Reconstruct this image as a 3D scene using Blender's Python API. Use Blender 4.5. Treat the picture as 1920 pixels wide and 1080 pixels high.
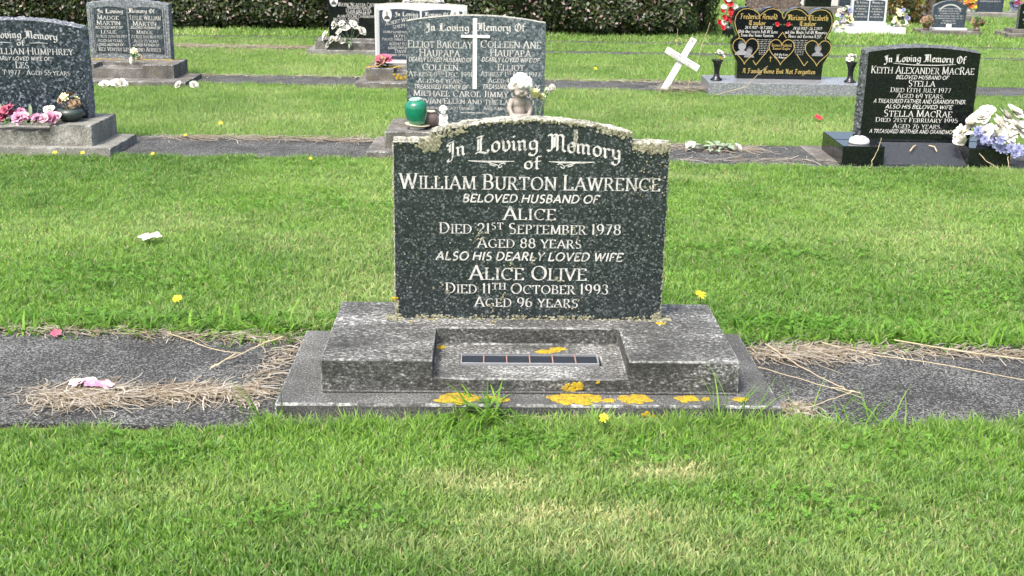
import bpy, bmesh, math, random
import numpy as np
from mathutils import Vector, Matrix, noise as mnoise

random.seed(7)
rng = np.random.default_rng(7)
scene = bpy.context.scene
for o in list(bpy.data.objects):
    bpy.data.objects.remove(o, do_unlink=True)
C = scene.collection
R = math.radians

# ------------------------------------------------------------------ camera
cam_d = bpy.data.cameras.new('camera')
cam = bpy.data.objects.new('camera', cam_d)
C.objects.link(cam)
PITCH, ROLL = 0.3049, 0.016
fw = Vector((0, math.cos(PITCH), -math.sin(PITCH)))
up = Vector((0, math.sin(PITCH), math.cos(PITCH)))
rt = Vector((1, 0, 0))
r2 = rt * math.cos(ROLL) + up * math.sin(ROLL)
u2 = -rt * math.sin(ROLL) + up * math.cos(ROLL)
cam.matrix_world = Matrix(((r2.x, u2.x, -fw.x, 0), (r2.y, u2.y, -fw.y, 0), (r2.z, u2.z, -fw.z, 1.368), (0, 0, 0, 1)))
cam_d.sensor_width = 36
cam_d.lens = 36 * 2218.5 / 1920
cam_d.clip_end = 500
scene.camera = cam

# ------------------------------------------------------------------ light
SUN_EL, SUN_AZ = 58, 215          # azimuth clockwise from +Y (north); 215 = behind the camera, to its left
world = bpy.data.worlds.new('World')
scene.world = world
world.use_nodes = True
wn = world.node_tree
bg = wn.nodes['Background']
sky = wn.nodes.new('ShaderNodeTexSky')
sky.sky_type = 'NISHITA'
sky.sun_disc = False
sky.sun_elevation = R(SUN_EL)
sky.sun_rotation = R(SUN_AZ)
sky.air_density = 1.0
sky.dust_density = 6.0
sky.ozone_density = 1.0
wn.links.new(sky.outputs[0], bg.inputs[0])
bg.inputs[1].default_value = 0.13
sun_d = bpy.data.lights.new('sun', 'SUN')
sun_d.energy = 1.5
sun_d.angle = R(12)
sun_d.color = (1.0, 0.975, 0.94)
sun = bpy.data.objects.new('sun', sun_d)
C.objects.link(sun)
sd = Vector((math.sin(R(SUN_AZ)) * math.cos(R(SUN_EL)), math.cos(R(SUN_AZ)) * math.cos(R(SUN_EL)), math.sin(R(SUN_EL))))
sun.rotation_euler = sd.to_track_quat('Z', 'Y').to_euler()
sun.location = (-4, -4, 9)
scene.view_settings.view_transform = 'Standard'
scene.view_settings.look = 'None'
scene.view_settings.exposure = 1.45
scene.view_settings.gamma = 1.0
scene.view_settings.use_curve_mapping = False


# ------------------------------------------------------------------ helpers
def tag(o, label=None, cat=None, group=None, kind=None):
    if label: o['label'] = label
    if cat: o['category'] = cat
    if group: o['group'] = group
    if kind: o['kind'] = kind
    return o


def empty(name, loc=(0, 0, 0), rz=0.0, label=None, cat=None, group=None):
    o = bpy.data.objects.new(name, None)
    o.empty_display_size = 0.1
    C.objects.link(o)
    o.location = loc
    o.rotation_euler = (0, 0, rz)
    return tag(o, label, cat, group)


class MB:
    def __init__(s):
        s.v = []; s.f = []; s.m = []

    def add(s, verts, faces, mi=0):
        b = len(s.v)
        s.v += [tuple(p) for p in verts]
        s.f += [tuple(i + b for i in f) for f in faces]
        s.m += [mi] * len(faces)
        return s

    def box(s, x0, x1, y0, y1, z0, z1, mi=0):
        return s.add([(x0, y0, z0), (x1, y0, z0), (x1, y1, z0), (x0, y1, z0), (x0, y0, z1), (x1, y0, z1), (x1, y1, z1), (x0, y1, z1)],
                     [(0, 3, 2, 1), (4, 5, 6, 7), (0, 1, 5, 4), (1, 2, 6, 5), (2, 3, 7, 6), (3, 0, 4, 7)], mi)

    def prism(s, out, y0, y1, mi=0):            # outline (x,z), counter-clockwise seen from the front (-y)
        n = len(out)
        vs = [(x, y0, z) for x, z in out] + [(x, y1, z) for x, z in out]
        fs = [tuple(range(n)), tuple(range(2 * n - 1, n - 1, -1))]
        fs += [(i, i + n, (i + 1) % n + n, (i + 1) % n) for i in range(n)]
        return s.add(vs, fs, mi)

    def tube(s, pts, rad, n=6, mi=0, cap=True):
        pts = [Vector(p) for p in pts]
        if not hasattr(rad, '__len__'): rad = [rad] * len(pts)
        vs = []; fs = []
        for i, p in enumerate(pts):
            t = (pts[min(i + 1, len(pts) - 1)] - pts[max(i - 1, 0)]).normalized()
            a = t.orthogonal().normalized(); b = t.cross(a)
            if i:
                a = (pa - t * pa.dot(t)).normalized(); b = t.cross(a)
            pa = a
            for k in range(n):
                w = 2 * math.pi * k / n
                vs.append(p + (a * math.cos(w) + b * math.sin(w)) * rad[i])
        for i in range(len(pts) - 1):
            for k in range(n):
                fs.append((i * n + k, i * n + (k + 1) % n, (i + 1) * n + (k + 1) % n, (i + 1) * n + k))
        if cap:
            fs.append(tuple(range(n - 1, -1, -1)))
            fs.append(tuple(range((len(pts) - 1) * n, len(pts) * n)))
        return s.add(vs, fs, mi)

    def lathe(s, prof, n=24, c=(0, 0, 0), mi=0):
        vs = []; fs = []
        for r, z in prof:
            for k in range(n):
                w = 2 * math.pi * k / n
                vs.append((c[0] + r * math.cos(w), c[1] + r * math.sin(w), c[2] + z))
        for i in range(len(prof) - 1):
            for k in range(n):
                fs.append((i * n + k, i * n + (k + 1) % n, (i + 1) * n + (k + 1) % n, (i + 1) * n + k))
        fs.append(tuple(range(n - 1, -1, -1)))
        fs.append(tuple(range((len(prof) - 1) * n, len(prof) * n)))
        return s.add(vs, fs, mi)

    def ell(s, c, r, n=12, m=8, rot=None, mi=0):
        vs = []; fs = []
        c = Vector(c)
        if not hasattr(r, '__len__'): r = (r, r, r)
        for i in range(m + 1):
            ph = math.pi * i / m
            for k in range(n):
                w = 2 * math.pi * k / n
                p = Vector((r[0] * math.sin(ph) * math.cos(w), r[1] * math.sin(ph) * math.sin(w), r[2] * math.cos(ph)))
                if rot is not None: p = rot @ p
                vs.append(c + p)
        for i in range(m):
            for k in range(n):
                fs.append((i * n + k, (i + 1) * n + k, (i + 1) * n + (k + 1) % n, i * n + (k + 1) % n))
        return s.add(vs, fs, mi)

    def cells(s, xs, ys, hs, z0=0.0, mi=0):      # block on a grid of cells; hs[j][i] = top height of cell i,j
        nx, ny = len(xs) - 1, len(ys) - 1
        H = lambda i, j: hs[j][i] if 0 <= i < nx and 0 <= j < ny else z0
        for j in range(ny):
            for i in range(nx):
                h = H(i, j); x0, x1, y0, y1 = xs[i], xs[i + 1], ys[j], ys[j + 1]
                s.add([(x0, y0, h), (x1, y0, h), (x1, y1, h), (x0, y1, h)], [(0, 1, 2, 3)], mi)
                for (di, dj, a, b) in ((-1, 0, (x0, y1), (x0, y0)), (1, 0, (x1, y0), (x1, y1)), (0, -1, (x0, y0), (x1, y0)), (0, 1, (x1, y1), (x0, y1))):
                    g = H(i + di, j + dj)
                    if g < h:
                        s.add([(a[0], a[1], g), (b[0], b[1], g), (b[0], b[1], h), (a[0], a[1], h)], [(0, 1, 2, 3)], mi)
        return s

    def build(s, name, mats, parent=None, smooth=False, merge=True, bevel=0.0, loc=(0, 0, 0), rot=(0, 0, 0), segs=2, sub=0, edge_slot=None):
        me = bpy.data.meshes.new(name)
        me.from_pydata(s.v, [], s.f)
        if not isinstance(mats, (list, tuple)): mats = [mats]
        for m in mats: me.materials.append(m)
        if len(mats) > 1: me.polygons.foreach_set('material_index', s.m)
        if merge:
            bm = bmesh.new(); bm.from_mesh(me)
            bmesh.ops.remove_doubles(bm, verts=bm.verts, dist=1e-5)
            bmesh.ops.recalc_face_normals(bm, faces=bm.faces)
            bm.to_mesh(me); bm.free()
        if smooth: me.polygons.foreach_set('use_smooth', [True] * len(me.polygons))
        o = bpy.data.objects.new(name, me)
        C.objects.link(o)
        o.parent = parent
        o.location = loc; o.rotation_euler = rot
        if bevel:
            b = o.modifiers.new('bevel', 'BEVEL'); b.width = bevel; b.segments = segs; b.limit_method = 'ANGLE'; b.angle_limit = R(40)
            b.use_clamp_overlap = True
            if edge_slot is not None: b.material = edge_slot
        if sub:
            q = o.modifiers.new('sub', 'SUBSURF'); q.levels = sub; q.render_levels = sub
        return o


# ------------------------------------------------------------------ materials
def newmat(name):
    m = bpy.data.materials.new(name); m.use_nodes = True
    return m, m.node_tree.nodes, m.node_tree.links, m.node_tree.nodes['Principled BSDF']


def plain(name, col, rough=0.6, spec=0.5, var=0.12, vscale=40, metal=0.0, coat=0.0, bump=0.0, trans=0.0):
    m, N, L, P = newmat(name)
    tc = N.new('ShaderNodeTexCoord')
    nz = N.new('ShaderNodeTexNoise'); nz.inputs['Scale'].default_value = vscale; nz.inputs['Detail'].default_value = 5
    L.new(tc.outputs['Object'], nz.inputs['Vector'])
    mx = N.new('ShaderNodeMix'); mx.data_type = 'RGBA'
    mx.inputs[6].default_value = tuple(c * (1 - var) for c in col) + (1,)
    mx.inputs[7].default_value = tuple(min(1, c * (1 + var)) for c in col) + (1,)
    L.new(nz.outputs[0], mx.inputs[0]); L.new(mx.outputs[2], P.inputs['Base Color'])
    P.inputs['Roughness'].default_value = rough
    P.inputs['Specular IOR Level'].default_value = spec
    P.inputs['Metallic'].default_value = metal
    P.inputs['Coat Weight'].default_value = coat
    if bump:
        b = N.new('ShaderNodeBump'); b.inputs['Strength'].default_value = bump; b.inputs['Distance'].default_value = 0.003
        L.new(nz.outputs[0], b.inputs['Height']); L.new(b.outputs[0], P.inputs['Normal'])
    if trans:
        P.inputs['Subsurface Weight'].default_value = trans
        P.inputs['Subsurface Radius'].default_value = (0.01, 0.01, 0.008)
    return m


def ramp(N, stops):
    r = N.new('ShaderNodeValToRGB')
    e = r.color_ramp.elements
    e[0].position, e[0].color = stops[0][0], tuple(stops[0][1]) + (1,)
    e[1].position, e[1].color = stops[-1][0], tuple(stops[-1][1]) + (1,)
    for p, c in stops[1:-1]:
        k = e.new(p); k.color = tuple(c) + (1,)
    return r


def granite(name, dark, mid, light, scale=170, rough=0.22, contrast=0.5, bump=0.0):
    """speckled granite: crystals from a noise of crystal size and a finer one, both through a ramp"""
    m, N, L, P = newmat(name)
    tc = N.new('ShaderNodeTexCoord')
    a = N.new('ShaderNodeTexNoise'); a.inputs['Scale'].default_value = scale; a.inputs['Detail'].default_value = 3.0; a.inputs['Roughness'].default_value = 0.7
    v = N.new('ShaderNodeTexVoronoi'); v.inputs['Scale'].default_value = scale * 0.9
    L.new(tc.outputs['Object'], a.inputs['Vector']); L.new(tc.outputs['Object'], v.inputs['Vector'])
    sp = N.new('ShaderNodeSeparateColor'); L.new(v.outputs['Color'], sp.inputs[0])
    mx = N.new('ShaderNodeMath'); mx.operation = 'MULTIPLY_ADD'; mx.inputs[1].default_value = 0.45
    L.new(sp.outputs[0], mx.inputs[0]); 
    sc = N.new('ShaderNodeMath'); sc.operation = 'MULTIPLY'; sc.inputs[1].default_value = 0.55
    L.new(a.outputs[0], sc.inputs[0]); L.new(sc.outputs[0], mx.inputs[2])
    r = ramp(N, [(0.28, dark), (0.28 + 0.3 * contrast, tuple((d + q) / 2 for d, q in zip(dark, mid))), (0.62, mid), (0.78, light)])
    L.new(mx.outputs[0], r.inputs[0]); L.new(r.outputs[0], P.inputs['Base Color'])
    big = N.new('ShaderNodeTexNoise'); big.inputs['Scale'].default_value = 6
    L.new(tc.outputs['Object'], big.inputs['Vector'])
    rr = N.new('ShaderNodeMapRange'); rr.inputs[3].default_value = rough * 0.75; rr.inputs[4].default_value = rough * 1.5
    L.new(big.outputs[0], rr.inputs[0]); L.new(rr.outputs[0], P.inputs['Roughness'])
    if bump:
        b = N.new('ShaderNodeBump'); b.inputs['Strength'].default_value = bump; b.inputs['Distance'].default_value = 0.004
        L.new(a.outputs[0], b.inputs['Height']); L.new(b.outputs[0], P.inputs['Normal'])
    return m


def concrete(name, tones, fine=130, low=7, low_amt=0.5, shift=0.0, moss=None, stretch=(1, 1, 1), pebble=0.0, bump=0.5, top=0.0):
    """weathered cement: sand grain and flecks of pale lichen; a broad noise makes some areas paler than others.
    tones = dark, mid, light, fleck"""
    m, N, L, P = newmat(name)
    tc = N.new('ShaderNodeTexCoord')
    mp = N.new('ShaderNodeMapping'); mp.inputs['Scale'].default_value = stretch
    L.new(tc.outputs['Object'], mp.inputs['Vector'])
    def nz(scale, det, ro):
        n = N.new('ShaderNodeTexNoise'); n.inputs['Scale'].default_value = scale; n.inputs['Detail'].default_value = det; n.inputs['Roughness'].default_value = ro
        L.new(mp.outputs[0], n.inputs['Vector']); return n
    def mth(op, a, b, c=None):
        k = N.new('ShaderNodeMath'); k.operation = op
        for idx, q in enumerate((a, b, c)):
            if q is None: continue
            if isinstance(q, (int, float)): k.inputs[idx].default_value = q
            else: L.new(q, k.inputs[idx])
        return k.outputs[0]
    f = nz(fine, 6, 0.72); l = nz(low, 5, 0.62)
    src = f.outputs[0]
    if pebble:
        v = N.new('ShaderNodeTexVoronoi'); v.inputs['Scale'].default_value = pebble; L.new(mp.outputs[0], v.inputs['Vector'])
        sp = N.new('ShaderNodeSeparateColor'); L.new(v.outputs['Color'], sp.inputs[0])
        src = mth('MULTIPLY_ADD', sp.outputs[0], 0.42, mth('MULTIPLY_ADD', f.outputs[0], 0.6, -0.01))
    val = mth('ADD', src, mth('MULTIPLY_ADD', l.outputs[0], low_amt, shift - 0.5 * low_amt))
    if top:      # faces that look up turn paler, upright faces darker
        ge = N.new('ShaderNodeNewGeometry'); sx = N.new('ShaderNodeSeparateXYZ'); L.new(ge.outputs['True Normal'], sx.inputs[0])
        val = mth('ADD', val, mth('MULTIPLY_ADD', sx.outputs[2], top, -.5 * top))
    r = ramp(N, [(0.36, tones[0]), (0.48, tones[1]), (0.57, tones[2]), (0.68, tones[3])]); L.new(val, r.inputs[0])
    out = r.outputs[0]
    if moss:
        g = nz(11, 5, 0.7); gr = ramp(N, [(0.54, (0, 0, 0)), (0.68, (0.6,) * 3)]); L.new(g.outputs[0], gr.inputs[0])
        m3 = N.new('ShaderNodeMix'); m3.data_type = 'RGBA'; m3.inputs[7].default_value = tuple(moss) + (1,)
        L.new(gr.outputs[0], m3.inputs[0]); L.new(out, m3.inputs[6]); out = m3.outputs[2]
    L.new(out, P.inputs['Base Color'])
    P.inputs['Roughness'].default_value = 0.93; P.inputs['Specular IOR Level'].default_value = 0.25
    b = N.new('ShaderNodeBump'); b.inputs['Strength'].default_value = bump; b.inputs['Distance'].default_value = 0.003
    L.new(val, b.inputs['Height']); L.new(b.outputs[0], P.inputs['Normal'])
    return m


def greys(*v): return [(a * .97, a, a * .955) for a in v]


def blades_mat(name, rough=0.55, trans=0.45, spec=0.3):
    m, N, L, P = newmat(name)
    at = N.new('ShaderNodeAttribute'); at.attribute_name = 'Col'
    L.new(at.outputs['Color'], P.inputs['Base Color'])
    P.inputs['Roughness'].default_value = rough; P.inputs['Specular IOR Level'].default_value = spec
    tr = N.new('ShaderNodeBsdfTranslucent'); L.new(at.outputs['Color'], tr.inputs[0])
    mx = N.new('ShaderNodeMixShader'); mx.inputs[0].default_value = trans
    out = N['Material Output']
    L.new(P.outputs[0], mx.inputs[1]); L.new(tr.outputs[0], mx.inputs[2]); L.new(mx.outputs[0], out.inputs[0])
    return m


M = {}
M['granite_main'] = granite('dark_green_granite', (0.007, 0.011, 0.012), (0.026, 0.035, 0.037), (0.165, 0.19, 0.19), 215, 0.3)
M['granite_blue'] = granite('blue_grey_granite', (0.004, 0.007, 0.013), (0.03, 0.042, 0.056), (0.21, 0.245, 0.28), 100, 0.25, 0.5)
M['granite_blue_rough'] = granite('blue_grey_granite_rough', (0.05, 0.058, 0.07), (0.15, 0.165, 0.185), (0.38, 0.4, 0.42), 120, 0.7, 0.5, 0.6)
M['granite_book'] = granite('slate_granite', (0.01, 0.018, 0.026), (0.035, 0.05, 0.06), (0.12, 0.14, 0.15), 110, 0.3)
M['granite_book_edge'] = granite('slate_granite_edge', (0.07, 0.085, 0.095), (0.16, 0.18, 0.19), (0.34, 0.36, 0.37), 110, 0.6, 0.5, 0.4)
M['granite_pale'] = granite('pale_grey_granite', (0.02, 0.034, 0.042), (0.088, 0.112, 0.122), (0.25, 0.28, 0.285), 110, 0.32, 0.5)
M['granite_pale_edge'] = granite('pale_grey_granite_edge', (0.15, 0.15, 0.125), (0.3, 0.3, 0.25), (0.44, 0.44, 0.37), 110, 0.8, 0.5, 0.5)
M['granite_black'] = granite('polished_black_granite', (0.003, 0.004, 0.005), (0.006, 0.008, 0.009), (0.02, 0.023, 0.025), 220, 0.09)
M['granite_black_rough'] = granite('pitched_black_granite', (0.035, 0.04, 0.042), (0.09, 0.1, 0.105), (0.22, 0.235, 0.24), 120, 0.6, 0.5, 0.8)
M['granite_sky_grey'] = granite('sky_greyed_black_granite', (0.02, 0.023, 0.028), (0.04, 0.046, 0.054), (0.07, 0.078, 0.09), 220, 0.3)  # black granite with grey in its colour, standing in for sky reflected on the slope
M['granite_silver'] = granite('silver_granite', (0.1, 0.11, 0.12), (0.22, 0.235, 0.25), (0.38, 0.4, 0.42), 170, 0.28)
M['granite_slate'] = granite('blue_slate', (0.016, 0.024, 0.036), (0.03, 0.045, 0.062), (0.08, 0.1, 0.12), 90, 0.4)
M['brown_stone'] = granite('brown_stone', (0.06, 0.045, 0.038), (0.13, 0.1, 0.085), (0.22, 0.18, 0.16), 50, 0.85, 0.5, 0.6)
M['lichen_edge'] = concrete('lichen_crusted_edge', [(.09, .09, .07), (.22, .22, .175), (.34, .34, .28), (.52, .52, .46)], 110, 16, .7, .03)
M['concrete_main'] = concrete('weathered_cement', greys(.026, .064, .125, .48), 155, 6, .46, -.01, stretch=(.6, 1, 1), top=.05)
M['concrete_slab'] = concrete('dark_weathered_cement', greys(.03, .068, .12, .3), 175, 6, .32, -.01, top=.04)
M['edge_wear'] = concrete('worn_cement_edge', greys(.05, .12, .22, .4), 90, 14, .8, .0)
M['concrete_pale'] = concrete('pale_cement', [(.08, .08, .066), (.16, .16, .138), (.225, .225, .2), (.36, .36, .33)], 120, 7, .45, .015)
M['concrete_mid'] = concrete('grey_cement', [(.05, .048, .042), (.105, .1, .09), (.16, .156, .145), (.3, .29, .27)], 120, 7, .55, .0, moss=(.16, .13, .05))
M['berm'] = concrete('exposed_aggregate', greys(.022, .05, .084, .2), 180, 4, .4, -.02, pebble=215, bump=.8)
M['letter'] = concrete('worn_letter_paint', [(.13, .14, .13), (.34, .34, .32), (.5, .5, .475), (.54, .54, .52)], 90, 22, .5, .07, bump=.15)
M['letter_grey'] = plain('greyed_letter_paint', (0.4, 0.41, 0.41), 0.6, var=0.3, vscale=120)
M['gold'] = plain('gold_leaf', (0.46, 0.34, 0.12), 0.35, var=0.15, metal=0.35)
M['lichen_green'] = concrete('grey_green_lichen', [(.08, .08, .055), (.19, .19, .125), (.28, .28, .19), (.42, .42, .33)], 150, 40, .5, .01, bump=1.0)
M['lichen_orange'] = concrete('orange_lichen', [(.13, .11, .06), (.32, .22, .02), (.42, .3, .018), (.5, .38, .04)], 170, 45, .5, .01, bump=1.0)
M['white_paint'] = plain('white_paint', (0.62, 0.62, 0.61), 0.55, var=0.06, vscale=20)
M['white_marble'] = plain('white_marble', (0.52, 0.53, 0.54), 0.4, var=0.06, vscale=12)
M['white_plaster'] = plain('white_plaster', (0.55, 0.55, 0.53), 0.85, var=0.08, vscale=4)
M['petal_white'] = plain('white_petal', (0.66, 0.65, 0.58), 0.6, var=0.08, trans=0.15)
M['petal_pink'] = plain('pink_petal', (0.5, 0.22, 0.33), 0.6, var=0.3, vscale=60, trans=0.15)
M['petal_blush'] = plain('blush_petal', (0.58, 0.38, 0.44), 0.6, var=0.25, vscale=70, trans=0.15)
M['petal_rose'] = plain('deep_pink_petal', (0.4, 0.08, 0.14), 0.6, var=0.25, vscale=60, trans=0.1)
M['petal_red'] = plain('red_petal', (0.5, 0.02, 0.035), 0.55, var=0.2, trans=0.1)
M['petal_yellow'] = plain('yellow_petal', (0.62, 0.5, 0.015), 0.6, var=0.1)
M['petal_cream'] = plain('cream_petal', (0.74, 0.72, 0.42), 0.6, var=0.12, trans=0.1)
M['petal_lilac'] = plain('lilac_petal', (0.25, 0.27, 0.45), 0.6, var=0.35, vscale=90, trans=0.1)
M['petal_orange'] = plain('orange_petal', (0.7, 0.2, 0.08), 0.6, var=0.15)
M['petal_dry'] = plain('dried_petal', (0.3, 0.2, 0.12), 0.85, var=0.4, vscale=60)
M['leaf'] = plain('dark_leaf', (0.05, 0.11, 0.03), 0.5, var=0.35, vscale=30)
M['leaf_pale'] = plain('grey_green_leaf', (0.2, 0.27, 0.17), 0.6, var=0.25, vscale=30)
M['stem'] = plain('green_stem', (0.1, 0.16, 0.06), 0.6, var=0.2)
M['straw'] = plain('dry_straw', (0.46, 0.39, 0.25), 0.8, 0.2, var=0.3, vscale=25)
M['glaze_green'] = plain('green_glaze', (0.003, 0.15, 0.08), 0.12, var=0.55, vscale=22, coat=0.6)
M['glaze_rim'] = plain('pale_green_glaze', (0.3, 0.55, 0.42), 0.2, var=0.15, coat=0.4)
M['clay_brown'] = plain('brown_clay', (0.13, 0.095, 0.085), 0.45, var=0.3, vscale=18)
M['saucer'] = plain('cream_pottery', (0.55, 0.49, 0.34), 0.6, var=0.15)
M['pot_white'] = plain('chalky_pottery', (0.5, 0.5, 0.47), 0.8, var=0.12)
M['cherub'] = plain('weathered_clay_figure', (0.3, 0.265, 0.235), 0.85, var=0.25, vscale=30, bump=0.3)
M['cherub_hair'] = plain('white_painted_hair', (0.8, 0.79, 0.75), 0.75, var=0.1, vscale=40)
M['black_plastic'] = plain('black_vase', (0.008, 0.009, 0.012), 0.25, var=0.2)
M['bowl'] = plain('mottled_green_stoneware', (0.035, 0.05, 0.045), 0.35, var=0.7, vscale=35)
M['hole'] = plain('dark_opening', (0.02, 0.02, 0.025), 0.9)
M['tray'] = plain('grey_plastic_tray', (0.028, 0.033, 0.04), 0.5, var=0.12)
M['trough_water'] = plain('dark_trough_lining', (0.022, 0.028, 0.036), 0.7, spec=0.12)
M['tray_rim'] = plain('pale_plastic_rim', (0.22, 0.23, 0.24), 0.5)
M['rust'] = plain('rusty_divider', (0.3, 0.17, 0.12), 0.8, var=0.3)
M['portrait_ground'] = plain('portrait_backdrop', (0.6, 0.6, 0.58), 0.3)
M['portrait_dark'] = plain('portrait_dark_tone', (0.06, 0.06, 0.065), 0.35)
M['portrait_mid'] = plain('portrait_mid_tone', (0.27, 0.26, 0.26), 0.35)
M['portrait_pale'] = plain('portrait_pale_tone', (0.26, 0.265, 0.285), 0.35, var=0.35)
M['portrait_grey'] = plain('portrait_grey_tone', (0.2, 0.205, 0.22), 0.35, var=0.35, vscale=60)
M['grass'] = blades_mat('grass_blades')
M['hedge'] = blades_mat('hedge_leaves', 0.4, 0.25, 0.5)
M['bark'] = plain('brown_bark', (0.09, 0.07, 0.05), 0.9, var=0.3)
M['hedge_core'] = plain('near_black_core', (0.012, 0.014, 0.008), 1.0, 0.0, var=0.4)


def soil_mat():
    m, N, L, P = newmat('turf_soil')
    tc = N.new('ShaderNodeTexCoord')
    a = N.new('ShaderNodeTexNoise'); a.inputs['Scale'].default_value = 1.2; a.inputs['Detail'].default_value = 6
    b = N.new('ShaderNodeTexNoise'); b.inputs['Scale'].default_value = 60; b.inputs['Detail'].default_value = 4
    L.new(tc.outputs['Object'], a.inputs['Vector']); L.new(tc.outputs['Object'], b.inputs['Vector'])
    r1 = ramp(N, [(0.3, (0.07, 0.14, 0.02)), (0.6, (0.11, 0.19, 0.03)), (0.8, (0.2, 0.21, 0.07))]); L.new(a.outputs[0], r1.inputs[0])
    r3 = ramp(N, [(0.35, (0.05, 0.08, 0.015)), (0.7, (0.14, 0.2, 0.045))]); L.new(b.outputs[0], r3.inputs[0])
    mx = N.new('ShaderNodeMix'); mx.data_type = 'RGBA'; mx.inputs[0].default_value = 0.5
    L.new(r1.outputs[0], mx.inputs[6]); L.new(r3.outputs[0], mx.inputs[7]); L.new(mx.outputs[2], P.inputs['Base Color'])
    P.inputs['Roughness'].default_value = 1.0; P.inputs['Specular IOR Level'].default_value = 0.0
    bp = N.new('ShaderNodeBump'); bp.inputs['Distance'].default_value = 0.02; L.new(b.outputs[0], bp.inputs['Height']); L.new(bp.outputs[0], P.inputs['Normal'])
    return m


M['soil'] = soil_mat()

# ------------------------------------------------------------------ lettering: pen-stroke alphabets, capital height 1
def arc(cx, cy, rx, ry, a0, a1, n=9):
    return [(cx + rx * math.cos(R(a0 + (a1 - a0) * i / n)), cy + ry * math.sin(R(a0 + (a1 - a0) * i / n))) for i in range(n + 1)]


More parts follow.
